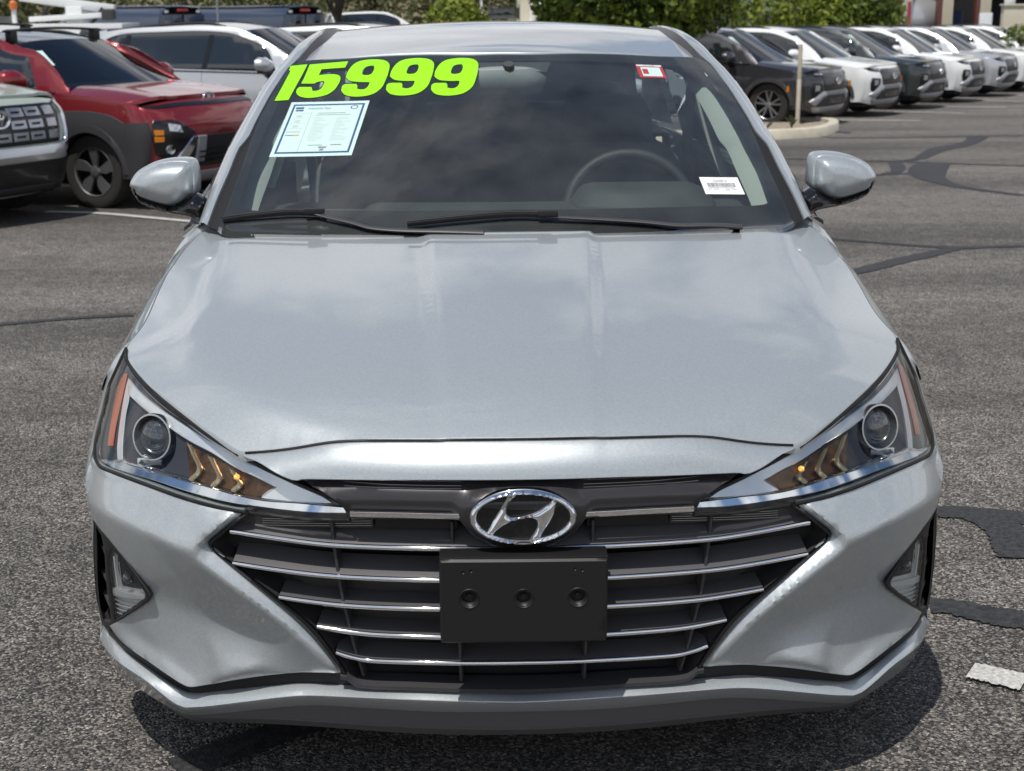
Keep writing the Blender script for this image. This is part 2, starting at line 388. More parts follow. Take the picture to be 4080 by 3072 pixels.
LINES = [('a', [(1.074, 0.642), (1.176, 0.574)], [0.087, 0.089]), ('b', [(-4.022, 10.539), (-3.51, 10.379), (-3.092, 10.098), (-2.691, 9.799), (-2.206, 9.463)], [0.1, 0.1]), ('c', [(5.787, 24.01), (6.698, 23.515), (7.915, 23.149)], [0.15, 0.15]), ('d', [(7.812, 26.267), (8.705, 25.76), (9.451, 25.314)], [0.15, 0.15]), ('e', [(9.296, 27.843), (10.231, 27.437), (10.96, 27.131)], [0.15, 0.15]), ('f', [(10.971, 30.251), (11.623, 29.914), (12.21, 29.484), (12.783, 29.17)], [0.15, 0.15]), ('g', [(12.961, 32.817), (13.367, 32.519), (14.456, 31.883)], [0.15, 0.15])]

# ================================================================== THE LOT
GZ = [(-400, 0), (-2, 0), (1.5, -.002), (5, -.085), (10.7, -.22), (16, -.31), (22, -.41), (32, -.53), (45, -.68), (80, -1.0), (400, -3.0)]
RISE = [(-10, 0), (-5, .3), (-2.5, .62), (5, 1.0), (15, 1.25)]
def gz(x, y): return (cub_tab(GZ, y) if -400 < y < 400 else GZ[-1][1])+sstep(36, 48, y)*lerp_tab(RISE, x)
def nodes_of(m): return m.node_tree, m.node_tree.nodes['Principled BSDF']
def asphalt_mat():
    m = mat('asphalt', (.05, .05, .05), .82); nt, b = nodes_of(m); L = nt.links.new
    def n(t, **k):
        q = nt.nodes.new(t)
        for a, v in k.items():
            if a in q.inputs: q.inputs[a].default_value = v
            else: setattr(q, a, v)
        return q
    tc = n('ShaderNodeTexCoord')
    vo = n('ShaderNodeTexVoronoi', Scale=185.); vo.inputs['Randomness'].default_value = 1.; L(tc.outputs['Object'], vo.inputs['Vector'])
    vo2 = n('ShaderNodeTexVoronoi', Scale=80.); L(tc.outputs['Object'], vo2.inputs['Vector'])
    sep = n('ShaderNodeSeparateColor'); L(vo.outputs['Color'], sep.inputs[0])
    cr = n('ShaderNodeValToRGB'); e = cr.color_ramp.elements
    e[0].position = 0.; e[0].color = (.014, .014, .015, 1); e[1].position = 1.; e[1].color = (.42, .39, .35, 1)
    for p, c in ((.30, (.036, .034, .033, 1)), (.55, (.094, .088, .081, 1)), (.78, (.168, .156, .141, 1)), (.93, (.26, .24, .21, 1))):
        q = cr.color_ramp.elements.new(p); q.color = c
    L(sep.outputs[0], cr.inputs[0])
    # bigger chips here and there, some warm
    sep2 = n('ShaderNodeSeparateColor'); L(vo2.outputs['Color'], sep2.inputs[0])
    chip = n('ShaderNodeMath', operation='GREATER_THAN'); chip.inputs[1].default_value = .90; L(sep2.outputs[1], chip.inputs[0])
    near = n('ShaderNodeMath', operation='LESS_THAN'); near.inputs[1].default_value = .42; L(vo2.outputs['Distance'], near.inputs[0])
    cm = n('ShaderNodeMath', operation='MULTIPLY'); L(chip.outputs[0], cm.inputs[0]); L(near.outputs[0], cm.inputs[1])
    mx = n('ShaderNodeMix', data_type='RGBA'); L(cm.outputs[0], mx.inputs[0]); L(cr.outputs[0], mx.inputs[6]); mx.inputs[7].default_value = (.21, .185, .155, 1)
    # wear: wide pale and dark bands
    mp = n('ShaderNodeMapping'); mp.inputs['Scale'].default_value = (.16, .75, 1); mp.inputs['Rotation'].default_value = (0, 0, .1); L(tc.outputs['Object'], mp.inputs['Vector'])
    nz = n('ShaderNodeTexNoise', Scale=.9, Detail=6., Roughness=.6); L(mp.outputs[0], nz.inputs['Vector'])
    mr = n('ShaderNodeMapRange'); 
    for k, v in (('From Min', .33), ('From Max', .68), ('To Min', .62), ('To Max', 1.55)): mr.inputs[k].default_value = v
    L(nz.outputs['Fac'], mr.inputs[0])
    nz2 = n('ShaderNodeTexNoise', Scale=9., Detail=5.); L(tc.outputs['Object'], nz2.inputs['Vector'])
    mr2 = n('ShaderNodeMapRange')
    for k, v in (('From Min', .3), ('From Max', .7), ('To Min', .78), ('To Max', 1.22)): mr2.inputs[k].default_value = v
    L(nz2.outputs['Fac'], mr2.inputs[0]); mm = n('ShaderNodeMath', operation='MULTIPLY'); L(mr.outputs[0], mm.inputs[0]); L(mr2.outputs[0], mm.inputs[1])
    mu = n('ShaderNodeMix', data_type='RGBA', blend_type='MULTIPLY'); mu.inputs[0].default_value = 1; L(mx.outputs[2], mu.inputs[6]); L(mm.outputs[0], mu.inputs[7])
    L(mu.outputs[2], b.inputs['Base Color'])
    bp = n('ShaderNodeBump'); bp.inputs['Strength'].default_value = .9; bp.inputs['Distance'].default_value = .005; inv = n('ShaderNodeMath', operation='SUBTRACT'); inv.inputs[0].default_value = 1.; L(vo.outputs['Distance'], inv.inputs[1]); L(inv.outputs[0], bp.inputs['Height'])
    L(bp.outputs[0], b.inputs['Normal']); return m
asphalt = asphalt_mat()
tar = mat('tar_sealant', (.026, .026, .027), .60, bump=(160, .6, .004), var=(70, .75))
line_white = mat('road_paint', (.46, .46, .43), .8, var=(95, .35), bump=(130, .5, .003))
ys = [-60, -20, -8, -4, -2]+[.5*i for i in range(-3, 60)]+[32, 35, 40, 45, 50, 60, 70, 80, 100, 150, 250, 400]
xs = [-400, -200, -80, -40, -20, -10, -7, -5, -2.5, 0, 2.5, 5, 8, 11, 15, 20, 40, 80, 200, 400]
gv = [(x, y, gz(x, y)) for y in ys for x in xs]; nx_ = len(xs)
gf = [(j*nx_+i, j*nx_+i+1, (j+1)*nx_+i+1, (j+1)*nx_+i) for j in range(len(ys)-1) for i in range(nx_-1)]
struct(add('ground', (gv, gf), asphalt))
def ribbon_ground(name, path, widths, m, h=.004, n=None, rough=0., seed=1):
    """a strip lying on the lot"""
    r = random.Random(seed); P = crm(path, n or 40); Wd_ = np.interp(np.linspace(0, 1, len(P)), np.linspace(0, 1, len(widths)), widths); T = np.gradient(P, axis=0); T /= np.linalg.norm(T, axis=1)[:, None]; Nn = np.stack([-T[:, 1], T[:, 0]], 1)
    V = []
    for p, nn, w in zip(P, Nn, Wd_):
        a = p+nn*(w/2+r.uniform(-rough, rough)); b = p-nn*(w/2+r.uniform(-rough, rough))
        V += [(a[0], a[1], gz(*a)+h), (b[0], b[1], gz(*b)+h)]
    return struct(add(name, (V, [(2*i, 2*i+1, 2*i+3, 2*i+2) for i in range(len(P)-1)]), m))
for nm, path, w in CRACKS: ribbon_ground('tar_seam', path, w, tar, .005, 50, .006, len(path))
for nm, path, w in LINES: ribbon_ground('parking_line', path, w, line_white, .0085, 30, .004, 3)

# ================================================================== KERB ISLAND, PLANTING, BUILDINGS
concrete = mat('painted_concrete', (.50, .46, .37), .85, bump=(40, .4, .004), var=(5, .12))
gravel_m = mat('planter_gravel', (.30, .26, .20), .95, bump=(35, 1., .02), var=(18, .4))
cream_m = mat('cream_paint', (.55, .51, .40), .75, var=(2, .06)); maroon_m = mat('maroon_paint', (.14, .055, .045), .7, var=(3, .1)); dark_in = mat('garage_interior', (.030, .030, .034), .9, var=(1.2, .4))
white_b = mat('white_truck_paint', (.74, .76, .75), .35, coat=.6); orange_b = mat('orange_paint', (.60, .16, .04), .5); grey_wall = mat('slate_blue_wall', (.060, .070, .085), .8, var=(2, .2)); pale_panel = mat('pale_green_panel', (.36, .46, .38), .5)
bark = mat('tree_bark', (.040, .030, .022), .9, bump=(14, .8, .03)); fence_m = mat('galvanised_steel', (.30, .31, .32), .5, .6)
def leaf_mat(name, a, b, tr=.25):
    m = bpy.data.materials.new(name); m.use_nodes = True; nt = m.node_tree; p = nt.nodes['Principled BSDF']; p.inputs['Roughness'].default_value = .55; p.inputs['Specular IOR Level'].default_value = .3
    tc = nt.nodes.new('ShaderNodeTexCoord'); n = nt.nodes.new('ShaderNodeTexNoise'); n.inputs['Scale'].default_value = 5.; n.inputs['Detail'].default_value = 4; nt.links.new(tc.outputs['Object'], n.inputs['Vector'])
    r = nt.nodes.new('ShaderNodeValToRGB'); r.color_ramp.elements[0].position = .36; r.color_ramp.elements[1].position = .66; r.color_ramp.elements[0].color = (*a, 1); r.color_ramp.elements[1].color = (*b, 1)
    nt.links.new(n.outputs['Fac'], r.inputs[0]); nt.links.new(r.outputs[0], p.inputs['Base Color'])
    t = nt.nodes.new('ShaderNodeBsdfTranslucent'); nt.links.new(r.outputs[0], t.inputs[0]); mx = nt.nodes.new('ShaderNodeMixShader'); mx.inputs[0].default_value = tr
    nt.links.new(p.outputs[0], mx.inputs[1]); nt.links.new(t.outputs[0], mx.inputs[2]); nt.links.new(mx.outputs[0], nt.nodes['Material Output'].inputs[0]); return m
leaf_dark = leaf_mat('citrus_leaves', (.030, .062, .008), (.17, .22, .028)); leaf_lime = leaf_mat('oleander_leaves', (.075, .12, .012), (.27, .31, .040)); leaf_dry = leaf_mat('mesquite_leaves', (.050, .060, .022), (.13, .14, .050)); leaf_far = leaf_mat('far_leaves', (.06, .075, .025), (.15, .16, .06))
def foliage(blobs, n, size, seed):
    """leaf-sized quads through lumpy crowns: thick near the skin, gaps between lumps"""
    r = np.random.RandomState(seed); V = []; tot = sum(b[3]*b[4]*b[5] for b in blobs)
    for (cx, cy, cz, rx, ry, rz) in blobs:
        lumps = r.normal(size=(16, 3)); lumps /= np.linalg.norm(lumps, axis=1)[:, None]; k = int(n*rx*ry*rz/tot)
        d = r.normal(size=(k*2, 3)); d /= np.linalg.norm(d, axis=1)[:, None]
        near = (d@lumps.T).max(1); keep = r.uniform(size=k*2) < np.clip((near-.55)/.35, .10, 1.); d = d[keep][:k]
        rad = (.62+.38*r.uniform(size=len(d))**.5)*(.80+.26*np.clip((d@lumps.T).max(1), 0, 1)); C = d*rad[:, None]*np.array([rx, ry, rz])+np.array([cx, cy, cz])
        a = d+r.normal(scale=.7, size=d.shape); a /= np.linalg.norm(a, axis=1)[:, None]; t = np.cross(a, r.normal(size=d.shape)); t /= np.linalg.norm(t, axis=1)[:, None]; b = np.cross(a, t)
        s = size*r.uniform(.6, 1.3, size=len(d))[:, None]
        V.append(np.stack([C-t*s, C-b*s*.55, C+t*s, C+b*s*.55], 1).reshape(-1, 3))
    V = np.concatenate(V); q = len(V)//4
    return V, np.arange(q*4).reshape(q, 4).tolist()
def plant(name, label, cat, x, y, blobs, n, size, m, trunk=.09, seed=1, limbs=4, group=None):
    z = gz(x, y); t = thing(name, label, cat, (x, y, z), 0, group)
    add('crown', foliage(blobs, n, size, seed), m, t, None)
    r = random.Random(seed); top = max(b[2] for b in blobs); g = [tube(crm([(0, 0, -.1), (r.uniform(-.1, .1), 0, top*.35), (r.uniform(-.15, .15), r.uniform(-.1, .1), top*.75)], 10), trunk, 8, rr=np.linspace(trunk*1.3, trunk*.6, 10))]
    for i in range(limbs):
        b = blobs[i % len(blobs)]; g.append(tube(crm([(0, 0, top*.3), (b[0]*.4+r.uniform(-.2, .2), b[1]*.4, top*.55), (b[0]*.9+r.uniform(-.3, .3), b[1]*.9, b[2]+r.uniform(-.2, .3))], 8), trunk*.5, 6, rr=np.linspace(trunk*.65, trunk*.2, 8)))
    add('trunk', join(*g), bark, t, 60); return t
# kerb island with its post
isl_front = [(1.0, 18.9), (2.6, 18.72), (4.04, 18.77), (4.46, 18.93), (4.87, 19.16), (5.27, 19.54), (5.61, 20.2), (5.92, 21.1), (6.02, 21.75), (5.80, 22.25), (5.30, 22.50), (4.4, 22.55), (1.0, 22.6)]
def inset(P, d):
    P = np.array(P); T = np.gradient(P, axis=0); T /= np.linalg.norm(T, axis=1)[:, None]; return P+np.stack([-T[:, 1], T[:, 0]], 1)*d
oc = crm(isl_front, 80); rings = []
for d, h in ((0, -.05), (.012, .125), (.035, .145), (.155, .148), (.175, .135), (.18, .05)):
    q = inset(oc, d); rings.append(np.array([(a, b, gz(a, b)+h) for a, b in q]))
isl = thing('kerb_island', 'rounded cream concrete kerb island in front of the charcoal crossover', 'kerb', (4, 20, gz(4, 20)))
def local(geo, o): return [(p[0]-o.location.x, p[1]-o.location.y, p[2]-o.location.z) for p in geo[0]], geo[1]
add('kerb', local(loft(rings), isl), concrete, isl, 50)
qi = inset(oc, .178); add('planter_bed', local(patch([tuple(p) for p in qi[::3]], lambda a, b: (a, b, gz(a, b)+.075+.02*math.sin(a*5)*math.sin(b*6)), .4, 0, (0, 0, -1)), isl), gravel_m, isl, 60)
for i, (dx, dy) in enumerate(((.35, -.6), (.95, .3), (-.1, .5))):
    g = []; r = random.Random(i)
    for k in range(14):
        a = r.uniform(0, 6.28); l = r.uniform(.07, .2); g.append(tube([(0, 0, 0), (math.cos(a)*l*.3, math.sin(a)*l*.3, l*.7), (math.cos(a)*l*.7, math.sin(a)*l*.7, l)], .006, 4))
    w = add('weed', join(*g), leaf_dry, None, None); w.location = (4+dx, 20+dy, gz(4, 20)+.08); tag(w, ['dry weed tuft in the kerb island gravel, left of the post', 'dry weed tuft in the kerb island gravel, nearest the post', 'dry weed tuft at the back of the kerb island'][i], 'weed', 'weeds in the kerb island')
pz = gz(5.42, 21.3)
post = thing('bollard_post', 'slim cream post standing on the kerb island', 'post', (5.31, 21.5, pz))
add('post_lower', lathe((0, 0, .0), (0, 0, 1), [(.036, 0), (.036, .80), (.034, .805)], 14), concrete, post, 50); add('post_upper', lathe((0, 0, 0), (0, 0, 1), [(.033, .80), (.036, .815), (.036, 1.36), (.034, 1.372), (0, 1.375)], 14), concrete, post, 50)
# planting
plant('citrus_tree', 'large dense dark green tree right behind the sedan roof', 'tree', 2.35, 20.6, [(-.55, 0, 2.35, 1.0, 1.1, 1.0), (.50, -.1, 2.4, 1.0, 1.1, 1.0), (.0, .2, 3.1, 1.2, 1.1, .8), (1.05, .1, 2.15, .68, .8, .62), (-.85, .1, 2.0, .6, .8, .65), (.1, -.2, 1.75, .9, .8, .5)], 14000, .075, leaf_dark, .10, 3)
plant('oleander_shrub', 'tall green shrub behind the charcoal and white crossovers', 'shrub', 8.0, 35.6, [(-.3, 0, 2.0, 1.25, 1.2, 1.4), (.9, .2, 1.8, 1.1, 1.1, 1.3), (.2, 0, 1.0, 1.4, 1.1, .9)], 7000, .085, leaf_lime, .06, 5)
plant('oleander_shrub', 'green shrub behind the third and fourth crossovers, left of the garage bays', 'shrub', 10.1, 36.4, [(-.2, 0, 2.0, 1.2, 1.2, 1.3), (.6, .2, 1.7, .8, 1.0, 1.2), (0, 0, 1.0, 1.2, 1.1, .9)], 7000, .085, leaf_dark, .06, 6)
plant('oleander_shrub', 'yellow green shrub above the middle of the sedan roof', 'shrub', -.45, 33.0, [(-.1, 0, 1.5, .85, .8, 1.0), (.35, .1, 1.25, .6, .7, .8), (-.4, 0, 1.1, .6, .7, .8)], 5000, .075, leaf_lime, .05, 8)
plant('low_shrub', 'small green shrub in front of the low cream wall at the right edge', 'shrub', 15.0, 37.2, [(0, 0, .9, .75, .6, .75), (.8, 0, .8, .7, .6, .7)], 2500, .07, leaf_dark, .04, 9)
plant('mesquite_tree', 'thin dark trunked tree beyond the white pickup', 'tree', -5.0, 49.5, [(-.9, 0, 4.1, 1.8, 1.5, 1.2), (1.2, .4, 4.4, 1.9, 1.5, 1.3), (.2, 0, 5.2, 1.6, 1.4, 1.0)], 5000, .10, leaf_dry, .10, 11)
rr_ = random.Random(12)
for i, (x, y, s) in enumerate(((-30, 66, 1.3), (-24, 72, 1.1), (-19, 64, 1.2), (-14.5, 70, 1.25), (-9.5, 66, 1.15), (-5.5, 74, 1.3), (-1.5, 68, 1.05), (2.5, 76, 1.3), (8, 70, 1.2), (13, 80, 1.3), (24, 78, 1.3), (33, 74, 1.2), (-37, 75, 1.4))):
    lab = ['broad dusty tree at the far left beyond the vans', 'pale tree far behind the bucket truck', 'dark tree behind the left end of the first navy van', 'dusty green tree above the first navy van', 'olive tree above the second navy van', 'tall tree behind the white pickup', 'low tree behind the far white suv', 'tall tree left of the cream building', 'tree behind the cream building', 'tree behind the slate building', 'tree hidden behind the garage', 'tree far right behind the garage', 'tree at the far left edge of the lot'][i]
    plant('desert_tree', lab, 'tree', x, y, [(-1.2*s, 0, 1.7*s, 1.9*s, 1.4, 1.5*s), (1.2*s, .3, 1.9*s, 1.9*s, 1.4, 1.6*s), (0, 0, 3.0*s, 2.0*s, 1.5, 1.4*s)], 2600, .15, (leaf_far, leaf_dry)[i % 2], .13, 20+i, 3, 'trees beyond the lot')
# hills far behind
hx = np.linspace(-420, 420, 60); hr_ = random.Random(4); ph = [hr_.uniform(0, 6.28) for _ in range(5)]
hh = lambda x: 16+7*math.sin(x*.013+ph[0])+4*math.sin(x*.031+ph[1])+2*math.sin(x*.08+ph[2])
struct(add('hills', loft([np.array([(x, 185+8*math.sin(x*.02), -3) for x in hx]), np.array([(x, 215+10*math.sin(x*.03), hh(x)*.5) for x in hx]), np.array([(x, 260, hh(x)) for x in hx]), np.array([(x, 330, hh(x)*.6) for x in hx])]), mat('desert_scrub', (.16, .135, .085), .95, var=(.12, .45)), None, 60))
# cream building in the middle, slate one beside it
b = thing('cream_building', 'plain cream building between the shrub and the large tree', 'building', (3.4, 48, gz(3.4, 48)))
add('wall', box(-1.93, 3.2, 0, 5, -.3, 4.2, .02), cream_m, b); add('roof', box(-2.03, 3.3, -.1, 5.1, 4.2, 4.35), cream_m, b); add('door', box(1.6, 2.5, -.03, .0, -.2, 2.0), maroon_m, b)
b = thing('slate_building', 'slate grey building with pale green panels seen between the trees', 'building', (8.3, 46.5, gz(8.3, 46.5)))
add('wall', box(-2.6, 2.2, 0, 5, -.5, 1.05, .02), grey_wall, b); add('roof', box(-2.8, 2.4, -.6, 5.2, 2.9, 3.1), grey_wall, b); add('back_wall', box(-2.6, 2.2, 4.6, 5, 1.05, 2.9), grey_wall, b)
for x in (-2.5, -1.1, .35, 2.1): add('post', box(x-.08, x+.08, -.06, .1, 1.05, 2.9), grey_wall, b)
for x0, x1 in ((.55, 1.05), (1.15, 1.75)): add('panel', box(x0, x1, .02, .06, 1.1, 2.6), pale_panel, b)
# garage with open bays
gx0 = gz(16, 49)
b = thing('garage', 'cream garage with open dark bays and maroon edged pilasters', 'building', (16.5, 49.2, gx0))
add('back_wall', box(-4.5, 9, 8, 8.2, -.3, 4.2), dark_in, b); add('floor', box(-4.5, 9, 0, 8, -.25, .01), dark_in, b); add('roof', box(-4.6, 9.1, -.1, 8.2, 3.6, 4.4), cream_m, b); add('side_wall', box(-4.7, -4.5, 0, 8, -.3, 3.6), cream_m, b)
for i, x in enumerate((-1.42, .06, 1.42, 3.3, 5.2)):
    add('jamb', box(x-.12, x+.02, -.02, .34, -.2, 3.6, .008), maroon_m, b); p_ = add('pilaster', box(x+.022, x+.40, -.06, .30, -.2, 3.6, .01), cream_m, b)
    for k in range(3): add('pilaster_rib', box(x+.08+k*.11, x+.12+k*.11, -.085, -.058, -.2, 3.6, .006), cream_m, p_)
add('notice', box(-1.19, -1.07, -.12, -.09, .35, 1.25), mat('red_notice', (.35, .05, .09), .5), b)
add('bin', lathe((1.0, 1.4, 0), (0, 0, 1), [(.28, 0), (.32, .9), (.0, .95)], 14), mat('dark_blue_bin', (.02, .04, .12), .5), b)
add('toolbox', box(2.0, 2.9, 4.5, 5.1, 0, 1.5, .03), mat('tool_cabinet', (.10, .09, .085), .5), b)
w = thing('low_wall', 'low cream wall at the right edge in front of the garage', 'wall', (16.6, 41.2, gz(16.6, 41.2))); add('wall_face', box(-.72, 2.6, 0, .25, -.3, 1.60-gz(16.6, 41.2), .02), cream_m, w); add('wall_cap', box(-.76, 2.64, -.04, .29, 1.60-gz(16.6, 41.2), 1.66-gz(16.6, 41.2), .01), cream_m, w)
fx, fy_ = 17.75, 45.9; fz = gz(fx, fy_)
fan = thing('pedestal_fan', 'white oval headed pedestal fan outside the garage', 'fan', (fx, fy_, fz)); wp = mat('white_plastic', (.72, .74, .75), .4)
add('fan_head', [(p[0]*.62, p[1], p[2]) for p in lathe((0, -.08, 1.75-fz), (0, -1, 0), [(0, -.06), (.22, -.05), (.30, .0), (.22, .06), (.0, .08)], 24)[0]] and ([(p[0]*.62, p[1], p[2]) for p in lathe((0, -.08, 1.75-fz), (0, -1, 0), [(0, -.06), (.22, -.05), (.30, .0), (.22, .06), (.0, .08)], 24)[0]], lathe((0, 0, 0), (0, -1, 0), [(0, -.06), (.22, -.05), (.30, .0), (.22, .06), (.0, .08)], 24)[1]), wp, fan, 60)
add('fan_pole', lathe((0, 0, 0), (0, 0, 1), [(.025, 0), (.022, 1.5-fz)], 10), wp, fan); add('fan_base', lathe((0, 0, 0), (0, 0, 1), [(.22, 0), (.20, .03), (.03, .06)], 18), wp, fan)
cxr, cyr = 17.15, 46.1; cz_ = gz(cxr, cyr); ch = thing('plastic_chair', 'white plastic chair left of the pedestal fan', 'chair', (cxr, cyr, cz_))
add('seat', box(-.22, .22, -.22, .22, .40, .44, .01), wp, ch); add('backrest', box(-.22, .22, .19, .23, .44, .92, .012), wp, ch)
for sx_ in (-.2, .2):
    for sy_ in (-.2, .2): add('leg', box(sx_-.02, sx_+.02, sy_-.02, sy_+.02, 0, .40), wp, ch)
# light pole far left
pl = thing('light_pole', 'thin grey pole between the two navy vans', 'pole', (-7.45, 39.3, gz(-7.45, 39.3))); add('shaft', lathe((0, 0, 0), (0, 0, 1), [(.035, 0), (.03, 5.5)], 10), fence_m, pl); add('base', lathe((0, 0, 0), (0, 0, 1), [(.09, 0), (.08, .12), (.04, .14)], 12), fence_m, pl)

